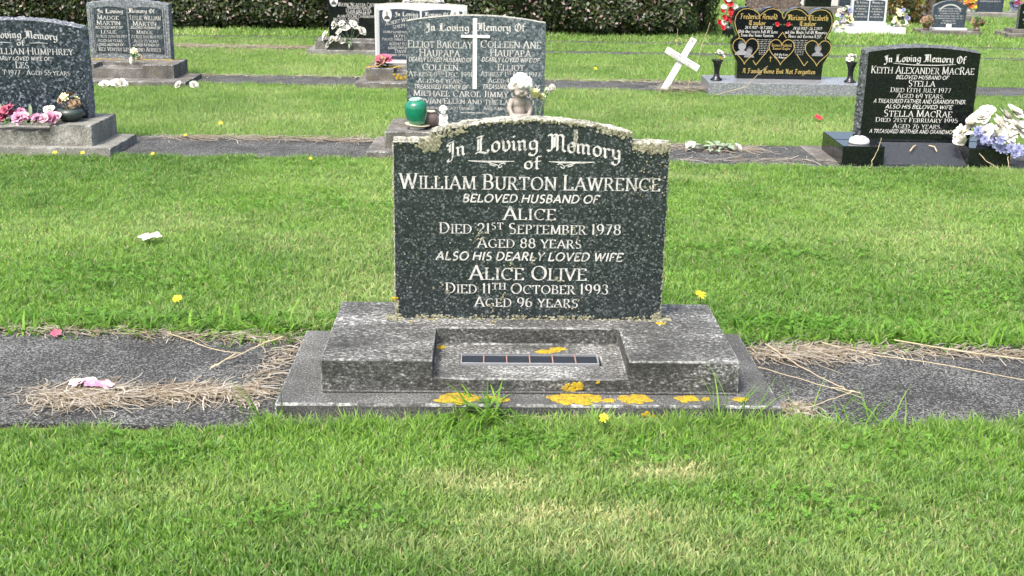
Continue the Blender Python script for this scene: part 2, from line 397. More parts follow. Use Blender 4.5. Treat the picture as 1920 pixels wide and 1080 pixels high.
ST = [(.1, 0), (.1, 1)]
CAPS = {  # width, strokes, serif feet
    'A': (.80, [[(.03, 0), (.41, 1)], [(.39, 1), (.77, 0)], [(.16, .33), (.64, .33)]], [(.03, 0), (.77, 0)]),
    'B': (.66, [ST, [(.1, .98), (.3, .98)] + arc(.3, .75, .22, .23, 90, -90) + [(.1, .52)], [(.1, .52), (.34, .52)] + arc(.34, .27, .25, .25, 90, -90) + [(.1, .02)]], [(.06, 0), (.06, 1)]),
    'C': (.80, [arc(.46, .5, .4, .48, 48, 312, 16), [(.74, .98), (.74, .72)]], []),
    'D': (.82, [ST, [(.1, .98), (.3, .98)] + arc(.3, .5, .44, .48, 90, -90, 12) + [(.1, .02)]], [(.06, 0), (.06, 1)]),
    'E': (.62, [ST, [(.1, .97), (.56, .97)], [(.1, .52), (.46, .52)], [(.1, .03), (.58, .03)], [(.56, 1), (.56, .82)], [(.58, 0), (.58, .2)]], [(.06, 0), (.06, 1)]),
    'F': (.58, [ST, [(.1, .97), (.55, .97)], [(.1, .5), (.44, .5)], [(.55, 1), (.55, .8)]], [(.1, 0), (.06, 1)]),
    'G': (.88, [arc(.46, .5, .4, .48, 48, 320, 16), [(.76, .42), (.76, .08)], [(.56, .42), (.86, .42)]], []),
    'H': (.84, [ST, [(.74, 0), (.74, 1)], [(.1, .52), (.74, .52)]], [(.1, 0), (.1, 1), (.74, 0), (.74, 1)]),
    'I': (.24, [[(.12, 0), (.12, 1)]], [(.12, 0), (.12, 1)]),
    'J': (.42, [[(.28, 1), (.28, .2)] + arc(.14, .18, .14, .2, 0, -130, 6)], [(.28, 1)]),
    'K': (.72, [ST, [(.64, 1), (.1, .4)], [(.26, .58), (.68, 0)]], [(.1, 0), (.1, 1), (.62, 1), (.66, 0)]),
    'L': (.60, [ST, [(.1, .03), (.56, .03)], [(.56, 0), (.56, .22)]], [(.06, 0), (.1, 1)]),
    'M': (.98, [[(.1, 0), (.15, 1)], [(.15, 1), (.49, .06)], [(.49, .06), (.83, 1)], [(.83, 1), (.88, 0)]], [(.1, 0), (.13, 1), (.88, 0), (.85, 1)]),
    'N': (.84, [ST, [(.1, 1), (.74, 0)], [(.74, 0), (.74, 1)]], [(.1, 0), (.08, 1), (.74, 1)]),
    'O': (.90, [arc(.45, .5, .4, .48, 90, 450, 22)], []),
    'P': (.62, [ST, [(.1, .98), (.3, .98)] + arc(.3, .73, .24, .25, 90, -90) + [(.1, .48)]], [(.1, 0), (.06, 1)]),
    'Q': (.90, [arc(.45, .5, .4, .48, 90, 450, 22), [(.5, .25), (.85, -.12)]], []),
    'R': (.70, [ST, [(.1, .98), (.3, .98)] + arc(.3, .74, .24, .24, 90, -90) + [(.1, .5)], [(.32, .5), (.66, 0)]], [(.1, 0), (.06, 1), (.67, 0)]),
    'S': (.60, [arc(.3, .74, .21, .24, 35, 260, 10) + arc(.3, .25, .23, .25, 80, -140, 10)], []),
    'T': (.72, [[(.36, 0), (.36, 1)], [(.03, .97), (.69, .97)], [(.03, 1), (.03, .8)], [(.69, 1), (.69, .8)]], [(.36, 0)]),
    'U': (.78, [[(.1, 1), (.1, .3)] + arc(.38, .3, .28, .3, 180, 360, 10) + [(.66, 1)]], [(.1, 1), (.66, 1)]),
    'V': (.76, [[(.04, 1), (.4, 0)], [(.37, 0), (.72, 1)]], [(.04, 1), (.72, 1)]),
    'W': (1.1, [[(.04, 1), (.31, 0)], [(.29, 0), (.54, .95)], [(.52, .95), (.8, 0)], [(.78, 0), (1.05, 1)]], [(.04, 1), (.53, .97), (1.05, 1)]),
    'X': (.74, [[(.05, 1), (.69, 0)], [(.05, 0), (.69, 1)]], [(.05, 0), (.05, 1), (.69, 0), (.69, 1)]),
    'Y': (.72, [[(.04, 1), (.36, .46)], [(.36, .46), (.68, 1)], [(.36, .48), (.36, 0)]], [(.04, 1), (.68, 1), (.36, 0)]),
    'Z': (.64, [[(.06, .97), (.58, .97)], [(.58, .97), (.06, .03)], [(.06, .03), (.6, .03)]], []),
    '0': (.64, [arc(.32, .5, .26, .48, 90, 450, 18)], []),
    '1': (.30, [[(.15, 0), (.15, 1)], [(.02, .86), (.15, 1)]], []),
    '2': (.60, [arc(.28, .7, .23, .28, 170, -30, 10) + [(.06, .04)], [(.05, .04), (.56, .04)]], []),
    '3': (.58, [arc(.26, .74, .21, .24, 160, -80, 9), arc(.26, .26, .24, .25, 80, -160, 10)], []),
    '4': (.62, [[(.42, 0), (.42, 1)], [(.42, 1), (.04, .28)], [(.04, .28), (.6, .28)]], []),
    '5': (.58, [[(.5, .97), (.14, .97)], [(.14, .97), (.1, .54)], arc(.26, .32, .25, .31, 125, -150, 12)], []),
    '6': (.60, [arc(.3, .31, .23, .29, 90, 450, 16), arc(.42, .45, .36, .54, 105, 200, 7)], []),
    '7': (.58, [[(.05, .96), (.54, .96)], [(.54, .96), (.2, 0)]], []),
    '8': (.60, [arc(.3, .74, .2, .23, 90, 450, 16), arc(.3, .27, .24, .26, 90, 450, 16)], []),
    '9': (.60, [arc(.3, .69, .23, .29, 90, 450, 16), arc(.18, .55, .36, .54, -75, 20, 7)], []),
    '.': (.24, [[(.12, 0), (.12, .13)]], []),
    '-': (.44, [[(.06, .42), (.38, .42)]], []),
    ',': (.24, [[(.14, .1), (.08, -.12)]], []),
}
GOTH = {  # broad-nib strokes; x-height .62
    'a': (.5, [[(.06, .54), (.2, .62), (.38, .52), (.38, .12), (.46, .04)], [(.38, .36), (.12, .26), (.12, .12), (.22, .03), (.38, .14)]]),
    'b': (.5, [[(.05, .98), (.13, .9), (.13, .14), (.26, .02), (.42, .16), (.42, .48), (.29, .6), (.13, .48)]]),
    'c': (.44, [[(.4, .54), (.27, .62), (.1, .48), (.1, .14), (.25, .02), (.4, .12)]]),
    'd': (.52, [[(.1, .98), (.42, .58), (.42, .18), (.26, .02), (.1, .14), (.1, .42), (.26, .58)]]),
    'e': (.46, [[(.12, .3), (.4, .44), (.27, .62), (.1, .46), (.1, .14), (.25, .02), (.4, .12)]]),
    'f': (.42, [[(.4, .94), (.28, 1.0), (.16, .88), (.16, .1), (.24, .03)], [(.02, .58), (.38, .62)]]),
    'g': (.54, [[(.3, .6), (.1, .5), (.1, .2), (.24, .08), (.42, .2)], [(.26, .62), (.44, .52), (.44, -.08), (.28, -.26), (.08, -.2), (.08, -.1)]]),
    'h': (.54, [[(.05, .98), (.13, .9), (.13, .12), (.2, .04)], [(.13, .44), (.3, .6), (.4, .48), (.4, .1), (.3, -.1)]]),
    'i': (.28, [[(.04, .58), (.12, .5), (.12, .12), (.2, .04)], [(.1, .86), (.15, .8)]]),
    'k': (.5, [[(.05, .98), (.13, .9), (.13, .12), (.2, .04)], [(.14, .36), (.28, .6), (.38, .52), (.2, .36), (.34, .1), (.44, .04)]]),
    'l': (.28, [[(.05, .98), (.13, .9), (.13, .12), (.21, .04)]]),
    'm': (.82, [[(.04, .58), (.12, .5), (.12, .12), (.2, .04)], [(.12, .46), (.28, .6), (.38, .5), (.38, .12), (.45, .04)], [(.38, .46), (.54, .6), (.64, .5), (.64, .12), (.72, .04)]]),
    'n': (.56, [[(.04, .58), (.12, .5), (.12, .12), (.2, .04)], [(.12, .46), (.28, .6), (.38, .5), (.38, .12), (.46, .04)]]),
    'o': (.54, [[(.28, .62), (.1, .46), (.1, .16), (.27, .02), (.44, .18), (.44, .48), (.28, .62)]]),
    'p': (.54, [[(.04, .58), (.12, .5), (.12, -.25)], [(.12, .46), (.28, .6), (.42, .46), (.42, .18), (.28, .04), (.12, .12)]]),
    'r': (.42, [[(.04, .58), (.12, .5), (.12, .12), (.2, .04)], [(.13, .46), (.27, .6), (.37, .5)]]),
    's': (.46, [[(.4, .54), (.27, .62), (.1, .5), (.4, .2), (.26, .02), (.08, .1)]]),
    't': (.38, [[(.14, .84), (.14, .14), (.24, .03), (.34, .1)], [(.01, .58), (.34, .62)]]),
    'u': (.56, [[(.04, .58), (.12, .5), (.12, .14), (.24, .03), (.4, .14)], [(.32, .58), (.4, .5), (.4, .12), (.48, .04)]]),
    'v': (.52, [[(.04, .66), (.12, .54), (.12, .16), (.26, .02), (.42, .2), (.42, .46), (.3, .62)]]),
    'w': (.78, [[(.04, .62), (.12, .52), (.12, .14), (.24, .03), (.38, .16), (.38, .58)], [(.38, .16), (.5, .03), (.66, .18), (.66, .48), (.56, .62)]]),
    'y': (.54, [[(.04, .6), (.12, .52), (.12, .2), (.26, .08), (.42, .2)], [(.34, .62), (.43, .52), (.43, -.06), (.28, -.26), (.1, -.22), (.1, -.1)]]),
    'z': (.48, [[(.06, .58), (.4, .58), (.08, .06), (.42, .06)]]),
    'A': (.74, [[(.1, .86), (.3, 1), (.52, .86), (.52, .12), (.64, .03)], [(.3, .98), (.16, .5), (.14, .14), (.02, .02)], [(.12, .44), (.52, .44)]]),
    'B': (.72, [[(.06, .9), (.18, .98), (.18, .08), (.06, .0)], [(.18, .94), (.42, 1), (.54, .82), (.3, .55), (.58, .42), (.58, .18), (.38, .0), (.16, .06)]]),
    'C': (.7, [[(.62, .86), (.44, 1), (.12, .76), (.12, .26), (.4, .0), (.62, .16)], [(.36, .86), (.36, .16)]]),
    'E': (.66, [[(.58, .88), (.4, 1), (.12, .76), (.12, .26), (.38, .0), (.58, .14)], [(.14, .52), (.5, .56)], [(.34, .9), (.34, .14)]]),
    'F': (.66, [[(.04, .84), (.2, .98), (.6, .94)], [(.26, .96), (.26, .12), (.12, .0), (.02, .08)], [(.2, .52), (.52, .56)]]),
    'G': (.76, [[(.64, .86), (.44, 1), (.12, .76), (.12, .26), (.4, .0), (.64, .14), (.64, .46), (.44, .5)], [(.34, .88), (.34, .16)]]),
    'H': (.72, [[(.04, .88), (.16, .98), (.16, .06)], [(.16, .54), (.44, .62), (.56, .48), (.56, .1), (.44, -.1)]]),
    'I': (.5, [[(.4, .98), (.34, .9), (.34, .04), (.26, -.2), (.1, -.24), (.06, -.1), (.15, -.08)], [(.4, 1.0), (.2, .92), (.06, .88), (.04, .76), (.12, .74)], [(.19, .82), (.19, .34)], [(.19, .62), (.08, .5)]]),
    'L': (.78, [[(.08, .9), (.2, .98), (.44, .98)], [(.36, .98), (.3, .86), (.3, .14)], [(.17, .84), (.17, .2)], [(.02, .02), (.16, .12), (.34, .08), (.56, -.02), (.7, .1), (.62, .2)]]),
    'M': (.98, [[(.04, .86), (.16, .98), (.26, .88), (.26, .14), (.14, .0), (.02, .08)], [(.26, .9), (.42, 1.0), (.52, .88), (.52, .06)], [(.52, .9), (.7, 1.0), (.8, .88), (.8, .14), (.92, .04)], [(.38, .84), (.38, .24)]]),
    'N': (.76, [[(.04, .86), (.16, .98), (.22, .86), (.22, .14), (.08, .0)], [(.22, .9), (.5, .66), (.56, .1), (.68, .02)], [(.56, .1), (.6, .98)]]),
    'O': (.82, [[(.42, 1), (.12, .72), (.12, .28), (.42, .0), (.72, .28), (.72, .72), (.42, 1)], [(.4, .84), (.4, .18)]]),
    'P': (.66, [[(.06, .9), (.18, .98), (.18, -.04)], [(.18, .94), (.44, 1), (.56, .8), (.44, .5), (.18, .46)]]),
    'R': (.72, [[(.06, .9), (.18, .98), (.18, .04)], [(.18, .94), (.44, 1), (.54, .78), (.26, .52), (.54, .12), (.66, .03)]]),
    'S': (.64, [[(.56, .86), (.36, 1), (.12, .8), (.52, .34), (.32, .0), (.06, .14)], [(.32, .84), (.32, .2)]]),
    'T': (.7, [[(.02, .84), (.16, .98), (.5, .93), (.66, .99)], [(.4, .94), (.4, .14), (.52, .02)], [(.4, .94), (.14, .66), (.12, .26), (.4, .02)]]),
    'W': (1.0, [[(.04, .9), (.16, .98), (.16, .14), (.3, .0), (.48, .16), (.48, .94)], [(.48, .16), (.64, .0), (.82, .2), (.82, .76), (.68, .98)]]),
    '.': (.22, [[(.08, .1), (.14, .04)]]),
}
for dgt in '0123456789-,':
    GOTH[dgt] = CAPS[dgt][:2]


def text_polys(txt, style, weight=1.0):
    """list of quads [(x,z)*4] for one line, start at x=0, capital height 1; returns quads, width"""
    quads = []; x = 0.0
    if style == 'G':
        nib = Vector((math.cos(R(38)), math.sin(R(38)))) * 0.085 * weight
        thin = 0.022 * weight
    words_first = True; sup = False; case = style == 'R' and any(c.islower() for c in txt)
    for ch in txt:
        if ch == '^': sup = True; continue
        if ch == ' ':
            x += 0.34; words_first = True; sup = False; continue
        if style == 'G':
            w, strokes = GOTH.get(ch, GOTH['o'])[:2]
            for s in strokes:
                for a, b in zip(s[:-1], s[1:]):
                    a = Vector((a[0] + x, a[1])); b = Vector((b[0] + x, b[1])); d = (b - a).normalized()
                    nn = Vector((-d.y, d.x)); c = nn.dot(nib)
                    off = nib if abs(c) > thin else nn * thin * 1.6
                    quads.append([a - off, b - off, b + off, a + off])
            x += w
            words_first = False
            continue
        w, strokes, serifs = CAPS.get(ch.upper(), CAPS['O'])
        k = 1.0 if (words_first or style == 'I' or ch.isdigit()) else 0.87
        if case: k = 1.0 if ch.isupper() else .84
        if style == 'R' and ch.isdigit(): k = 0.96
        zo = 0.0
        if sup: k *= .62; zo = .4
        for s in strokes:
            n = len(s); L_ = []; R_ = []
            closed = (Vector(s[0]) - Vector(s[-1])).length < 1e-4
            for i in range(n):
                p = Vector(s[i])
                if closed:
                    t = Vector(s[(i + 1) % n if i < n - 1 else 1]) - Vector(s[i - 1 if i else n - 2])
                else:
                    t = Vector(s[min(i + 1, n - 1)]) - Vector(s[max(i - 1, 0)])
                t.normalize(); nn = Vector((-t.y, t.x))
                if style == 'I':
                    hw = 0.08 * weight
                else:
                    q = abs(nn.dot(Vector((math.cos(R(14)), math.sin(R(14))))))
                    hw = max(0.03, 0.074 * q) * weight
                L_.append(p + nn * hw); R_.append(p - nn * hw)
            for i in range(n - 1):
                quads.append([Vector((q.x * k + x, q.y * k + zo)) for q in (R_[i], R_[i + 1], L_[i + 1], L_[i])])
        if style == 'R':
            for (sx, sz) in serifs:
                z0 = sz * k + zo; hh = 0.04 * weight; zz = (z0, z0 + hh) if sz < .5 else (z0 - hh, z0)
                hw = 0.135 * weight
                quads.append([Vector((sx * k + x - hw, zz[0])), Vector((sx * k + x + hw, zz[0])), Vector((sx * k + x + hw, zz[1])), Vector((sx * k + x - hw, zz[1]))])
        x += w * k + 0.13
        words_first = False
    if style == 'I':
        for q in quads:
            for p in q: p.x += p.y * 0.2
    return quads, max(x - 0.1, 0.1)


def inscription(parent, txt, style, cx, z, h, w, mat, y=0.0, warp=None, weight=1.0, slope=0.0):
    """one line of raised letters on a face looking to -y"""
    quads, tw = text_polys(txt, style, weight)
    b = MB(); sx = w / tw
    for i, q in enumerate(quads):
        yy = y - 0.0011 - 0.00005 * (i % 23)
        pts = []
        for p in q:
            X = cx - w / 2 + p.x * sx
            Z = z + p.y * h + slope * (X - cx)
            if warp: Z += warp(X)
            pts.append((X, yy, Z))
        b.add(pts, [(0, 1, 2, 3)])
    return b.build('inscription_line', mat, parent, merge=False)


def stroke(b, pts, w, y):
    """flat ribbon along pts (x,z) with width(s) w"""
    n = len(pts)
    for i in range(n - 1):
        a = Vector(pts[i]); c = Vector(pts[i + 1]); t = (c - a).normalized()
        ws = (w[i], w[i + 1]) if hasattr(w, '__len__') else (w, w)
        nn = Vector((-t.y, t.x)); a = a - t * ws[0] * .2; c = c + t * ws[1] * .2
        yy = y - 0.00005 * (i % 9)
        q = [a - nn * ws[0] / 2, c - nn * ws[1] / 2, c + nn * ws[1] / 2, a + nn * ws[0] / 2]
        b.add([(p.x, yy, p.y) for p in q], [(0, 1, 2, 3)])


def resample(out, step):
    pts = []
    n = len(out)
    for i in range(n):
        a = Vector(out[i]); b = Vector(out[(i + 1) % n]); k = max(1, int((b - a).length / step))
        for j in range(k): pts.append(a.lerp(b, j / k))
    return pts


def headstone(parent, outline, thick, front_mat, edge_mat, rough=0.003, bulge=0.0, step=0.012, seed=0, lean=0.0, rows=6, bev=0.004):
    """slab with a polished front, rough-cut edges; front at y=0, outline (x,z) counter-clockwise seen from the front"""
    pts = resample(outline, step); n = len(pts); b = MB()
    nrm = []
    for i in range(n):
        t = (pts[(i + 1) % n] - pts[i - 1]).normalized(); nrm.append(Vector((t.y, -t.x)))
    zmin = min(p.y for p in pts)
    vs = []
    for k in range(rows + 1):
        fr = k / rows
        for i, (p, nn) in enumerate(zip(pts, nrm)):
            o = 0.0
            if 0 < k < rows: o = bulge * math.sin(math.pi * fr) + rough * mnoise.noise((p.x * 40 + seed * 9, fr * thick * 40, p.y * 40)) * 1.6 + rough * .5 * mnoise.noise((p.x * 120 + seed, fr * thick * 120, p.y * 120))
            elif k == rows: o = bulge * .5 + rough * .6 * mnoise.noise((p.x * 60 + seed * 3, 7, p.y * 60))
            else: o = 0.25 * rough * mnoise.noise((p.x * 150 + seed * 3, 3, p.y * 150))
            if p.y <= zmin + 1e-4: o = 0
            q = p + nn * o
            vs.append((q.x, fr * thick, max(q.y, zmin)))
    fs = [tuple(range(n)), tuple(range((rows + 1) * n - 1, rows * n - 1, -1))]
    mi = [0, 1]
    for k in range(rows):
        for i in range(n):
            fs.append((k * n + i, (k + 1) * n + i, (k + 1) * n + (i + 1) % n, k * n + (i + 1) % n)); mi.append(1)
    b.v = vs; b.f = fs; b.m = mi
    o = b.build('headstone', [front_mat, edge_mat], parent, merge=False)
    return o


def arch_outline(w, hc, hcrown, n=16, steps=None):
    """bottom-left, bottom-right, then up the right side, over the curved top and down the left"""
    out = [(-w / 2, 0), (w / 2, 0), (w / 2, hc)]
    if steps:
        xs, zs = steps
        out += [(xs + 0.004, hc), (xs, zs)]
    else:
        xs, zs = w / 2, hc
    for i in range(1, n):
        x = xs - 2 * xs * i / n
        out.append((x, zs + (hcrown - zs) * (1 - (x / xs) ** 2)))
    if steps: out += [(-xs, zs), (-xs - 0.004, hc)]
    out.append((-w / 2, hc))
    return out


def crust(b, x, y, z, r, nrm='y', h=0.002, n=11, asp=1.0, rag=0.35):
    """one ragged lichen rosette: lobed rim, raised ring"""
    ph = [random.uniform(0, 6.28) for _ in range(3)]
    ring = []; mid = []
    for k in range(n):
        a = 2 * math.pi * k / n
        rr = r * (1 + rag * math.sin(3 * a + ph[0]) * .5 + rag * math.sin(5 * a + ph[1]) * .5 + random.uniform(-.5, .5) * rag)
        ring.append((rr * math.cos(a), rr * math.sin(a) * asp)); mid.append((rr * .6 * math.cos(a), rr * .6 * math.sin(a) * asp))
    def P(u, v, d):
        return (x + u, y - d, z + v) if nrm == 'y' else (x + u, y + v, z + d)
    vs = [P(0, 0, h * .8)] + [P(u, v, h * random.uniform(.7, 1.1)) for u, v in mid] + [P(u, v, 0.0002) for u, v in ring]
    fs = []
    for k in range(n):
        j = (k + 1) % n
        fs.append((0, 1 + k, 1 + j)); fs.append((1 + k, 1 + n + k, 1 + n + j, 1 + j))
    b.add(vs, fs)


def plinth(parent, w, d, z0, z1, mat, y0=0.0, rec=None, name='plinth', bevel=0.006, cx=0.0):
    """rec = (half width, depth from the front, floor z, slot or None)"""
    b = MB()
    if not rec:
        b.cells([cx - w / 2, cx + w / 2], [y0, y0 + d], [[z1]], z0)
    else:
        r, rd, zf, slot = rec
        if slot:
            sx0, sx1, sy0, sy1, zs = slot
            xs = [cx - w / 2, cx - r, cx + sx0, cx + sx1, cx + r, cx + w / 2]; ys = [y0, sy0, sy1, y0 + rd, y0 + d]
            hs = [[z1, zf, zf, zf, z1], [z1, zf, zs, zf, z1], [z1, zf, zf, zf, z1], [z1] * 5]
        else:
            xs = [cx - w / 2, cx - r, cx + r, cx + w / 2]; ys = [y0, y0 + rd, y0 + d]
            hs = [[z1, zf, z1], [z1] * 3]
        b.cells(xs, ys, hs, z0)
    return b.build(name, [mat, M['edge_wear']], parent, bevel=bevel, edge_slot=1)


def petal(b, c, q, L_, W_, openness, curl=0.3, mi=0, n=3):
    """petal growing from c; q = Matrix 3x3 (z = outward along the flower axis, x = radial)"""
    vs = []
    for i in range(n + 1):
        t = i / n
        rad = L_ * t * math.sin(openness) * (1 + curl * t * .3); hgt = L_ * t * math.cos(openness) - curl * L_ * t * t * .35
        wv = W_ * math.sin(math.pi * (0.15 + 0.72 * t)) * .5
        for s in (-1, 0, 1):
            vs.append(c + q @ Vector((rad - abs(s) * 0.12 * wv * 0 + (0.0 if s == 0 else -wv * .25 * math.cos(openness)), s * wv, hgt + (0 if s == 0 else wv * .25 * math.sin(openness)))))
    fs = []
    for i in range(n):
        for s in (0, 1):
            fs.append((i * 3 + s, i * 3 + s + 1, (i + 1) * 3 + s + 1, (i + 1) * 3 + s))
    b.add(vs, fs, mi)


def bloom(b, c, r, axis=(0, 0, 1), kind='rose', mi=0):
    c = Vector(c); ax = Vector(axis).normalized()
    x = ax.orthogonal().normalized(); y = ax.cross(x); q0 = Matrix((x, y, ax)).transposed()
    if kind == 'rose':
        layers = [(3, .45, .12), (4, .65, .45), (5, .85, .8), (6, 1.0, 1.15)]
    elif kind == 'tulip':
        layers = [(3, 1.2, .2), (4, 1.3, .42)]
    elif kind == 'daisy':
        layers = [(11, 1.0, 1.35), (9, .75, 1.1)]
    elif kind == 'fluffy':
        layers = [(5, .5, .2), (7, .75, .6), (8, .95, 1.0), (8, 1.05, 1.45)]
    else:
        layers = [(5, 1.0, 1.2)]
    for (n, L_, op) in layers:
        off = random.uniform(0, 6.28)
        for k in range(n):
            a = off + 2 * math.pi * k / n + random.uniform(-.15, .15)
            rz = Matrix.Rotation(a, 3, 'Z')
            wide = {'rose': 1.5, 'tulip': 1.1, 'daisy': .42, 'fluffy': .75}.get(kind, 1.1)
            petal(b, c, q0 @ rz, r * L_ * random.uniform(.9, 1.1), r * wide * L_ * .9, op * random.uniform(.85, 1.15), .35, mi)


def leaf(b, c, d, L_, W_, droop=0.3, mi=0):
    c = Vector(c); d = Vector(d).normalized(); s = d.cross(Vector((0, 0, 1)))
    if s.length < 1e-3: s = Vector((1, 0, 0))
    s.normalize(); vs = []
    for i in range(4):
        t = i / 3; wv = W_ * (0.15, .9, .8, .04)[i] * .5
        p = c + d * L_ * t + Vector((0, 0, -droop * L_ * t * t))
        vs += [p - s * wv + Vector((0, 0, wv * .3)), p, p + s * wv + Vector((0, 0, wv * .3))]
    b.add(vs, [(i * 3 + k, i * 3 + k + 1, (i + 1) * 3 + k + 1, (i + 1) * 3 + k) for i in range(3) for k in range(2)], mi)


def flower_part(parent, c, r, axis, kind, mat, name='flower_head'):
    b = MB(); bloom(b, c, r, axis, kind)
    return b.build(name, mat, parent, smooth=True, merge=False)


# ------------------------------------------------------------------ the setting
gb = MB(); gb.add([(-120, -60, -0.014), (120, -60, -0.014), (120, 160, -0.014), (-120, 160, -0.014)], [(0, 1, 2, 3)])
ground = gb.build('ground', M['soil'])
tag(ground, kind='structure')


def strip(x0, x1, y0, y1, name='concrete_strip', z=0.0):
    b = MB(); n = int((x1 - x0) / 0.12)
    top = []
    for i in range(n + 1):
        x = x0 + (x1 - x0) * i / n
        top.append((x, y0 + .012 * mnoise.noise((x * 3, y0, 0)), y1 + .012 * mnoise.noise((x * 3, y1, 5))))
    vs = []
    for (x, a, c) in top:
        vs += [(x, a, -.08), (x, a, z), (x, c, z), (x, c, -.08)]
    fs = []
    for i in range(n):
        for k in range(3):
            fs.append((i * 4 + k, i * 4 + k + 1, (i + 1) * 4 + k + 1, (i + 1) * 4 + k))
    b.add(vs, fs)
    o = b.build(name, M['berm'])
    return tag(o, kind='structure')


BERMS = [(-4, 4, 3.02, 3.80), (-7, 6, 6.79, 7.45), (-9, 6, 9.88, 10.42), (-11, 7, 12.58, 12.78), (-11, 7, 13.72, 13.88)]
for bm_ in BERMS: strip(*bm_)
FOOT = []      # footprints (x0,x1,y0,y1) that keep grass off

# ------------------------------------------------------------------ foreground gravestone
def lichen_strip(b, pts, spread, cnt, rmin, rmax):
    for _ in range(cnt):
        i = random.randrange(len(pts) - 1); a = Vector(pts[i]).lerp(Vector(pts[i + 1]), random.random())
        crust(b, a.x + random.gauss(0, spread), -0.0015 - random.random() * .001, a.y + random.gauss(0, spread), random.uniform(rmin, rmax))


def main_grave():
    g = empty('gravestone', (0.0548, 3.101, 0), 0.0235, 'dark speckled granite gravestone in the foreground, lichen along its stepped arched top', 'gravestone')
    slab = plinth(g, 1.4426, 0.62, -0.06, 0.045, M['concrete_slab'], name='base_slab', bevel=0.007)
    FOOT.append((-.69, .8, 3.09, 3.74))
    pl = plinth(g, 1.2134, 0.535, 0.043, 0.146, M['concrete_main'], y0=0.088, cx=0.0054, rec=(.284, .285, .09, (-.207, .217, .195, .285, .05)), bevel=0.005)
    # cement fillet along the foot of the plinth
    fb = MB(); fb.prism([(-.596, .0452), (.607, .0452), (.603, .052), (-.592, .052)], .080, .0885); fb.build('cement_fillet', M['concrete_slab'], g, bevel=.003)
    # flower trough in the recess
    t = MB(); x0, x1, y0, y1 = -.2, .215, .2, .28
    t.box(x0, x1, y0, y1, .0505, .058)
    tr = t.build('flower_trough', M['tray'], g)
    rm = MB()
    rm.box(x0, x1, y0, y0 + .004, .058, .0945); rm.box(x0, x1, y1 - .004, y1, .058, .0945)
    rm.box(x0, x0 + .004, y0 + .004, y1 - .004, .058, .0945); rm.box(x1 - .004, x1, y0 + .004, y1 - .004, .058, .0945)
    rm.build('rim', M['tray_rim'], tr, bevel=.001)
    for k in range(1, 6):
        xx = x0 + (x1 - x0) * k / 6; d_ = MB(); d_.box(xx - .0016, xx + .0016, y0 + .0045, y1 - .0045, .058, .0925); d_.build('divider', M['rust'], tr)
    w_ = MB(); w_.add([(x0 + .004, y0 + .004, .0885), (x1 - .004, y0 + .004, .0885), (x1 - .004, y1 - .004, .0885), (x0 + .004, y1 - .004, .0885)], [(0, 1, 2, 3)])
    w_.build('water', M['trough_water'], tr)
    # headstone
    W = .84
    out = arch_outline(W, .562, .631, 22, (.303, .592))
    hs = headstone(g, out, .085, M['granite_main'], M['lichen_edge'], rough=.005, bulge=.005, step=.009, seed=1, rows=7)
    hs.location = (.0094, .458, .146)
    I = lambda *a, **k: inscription(hs, *a, M['letter'], **k)
    for a in [('William Burton Lawrence', 'R', -0.002, 0.419, 0.0484, 0.800), ('BELOVED HUSBAND OF', 'I', -0.001, 0.379, 0.0252, 0.419), ('Alice', 'R', -0.002, 0.324, 0.0424, 0.162),
              ('Died 21^ST September 1978', 'R', 0.001, 0.279, 0.0350, 0.564), ('Aged 88 years', 'R', -0.001, 0.234, 0.0327, 0.325), ('ALSO HIS DEARLY LOVED WIFE', 'I', -0.002, 0.193, 0.0269, 0.583),
              ('Alice Olive', 'R', -0.003, 0.129, 0.0472, 0.369), ('Died 11^TH October 1993', 'R', -0.005, 0.084, 0.0344, 0.514), ('Aged 96 years', 'R', -0.007, 0.040, 0.0329, 0.328)]:
        I(*a)
    wp = lambda X: -.42 * X * X
    I('In', 'G', -.232, .542, .05, .054, warp=wp, weight=.82); I('Loving', 'G', -.079, .54, .054, .188, warp=wp, weight=.82); I('Memory', 'G', .157, .541, .054, .222, warp=wp, weight=.82)
    I('of', 'G', 0, .483, .042, .05, weight=.85)
    for s in (-1, 1):
        o = MB(); cx = .123 * s
        stroke(o, [(cx - .07, .508), (cx - .03, .506), (cx + .03, .506), (cx + .07, .508)], [.002, .0055, .0055, .002], -.0012)
        sp = [(cx + s * -.03 + s * (.013 - .0013 * k) * math.cos(k * .75) * -1, .493 + (.0105 - .001 * k) * math.sin(k * .75 + .6)) for k in range(9)]
        stroke(o, sp, .0032, -.0017)
        stroke(o, [(cx - s * .02, .495), (cx - s * .002, .5), (cx + s * .01, .503)], .003, -.0015)
        stroke(o, [(cx - s * .012, .492), (cx + s * .004, .497)], .003, -.0016)
        o.build('scroll_ornament', M['letter'], hs, merge=False)
    # grey-green lichen crusts
    lb = MB()
    top = [p for p in out if p[1] > .5]
    lichen_strip(lb, top, .003, 240, .002, .005)
    lichen_strip(lb, [(-.335, .553), (-.3, .55), (-.293, .575)], .008, 150, .003, .008)
    lichen_strip(lb, [(.318, .557), (.36, .55), (.395, .55), (.412, .556)], .006, 150, .003, .008)
    lichen_strip(lb, [(-.2, .6), (-.27, .588)], .004, 40, .003, .006); lichen_strip(lb, [(.2, .607), (.29, .592)], .005, 50, .003, .006)
    lichen_strip(lb, [(-.418, .0), (-.42, .02), (-.42, .06)], .004, 60, .002, .006)
    lichen_strip(lb, [(.415, .0), (.40, .008), (.418, .02)], .006, 60, .002, .006)
    lichen_strip(lb, [(-.42, .06), (-.42, .56)], .001, 80, .001, .003); lichen_strip(lb, [(.42, .02), (.42, .56)], .001, 80, .001, .003)
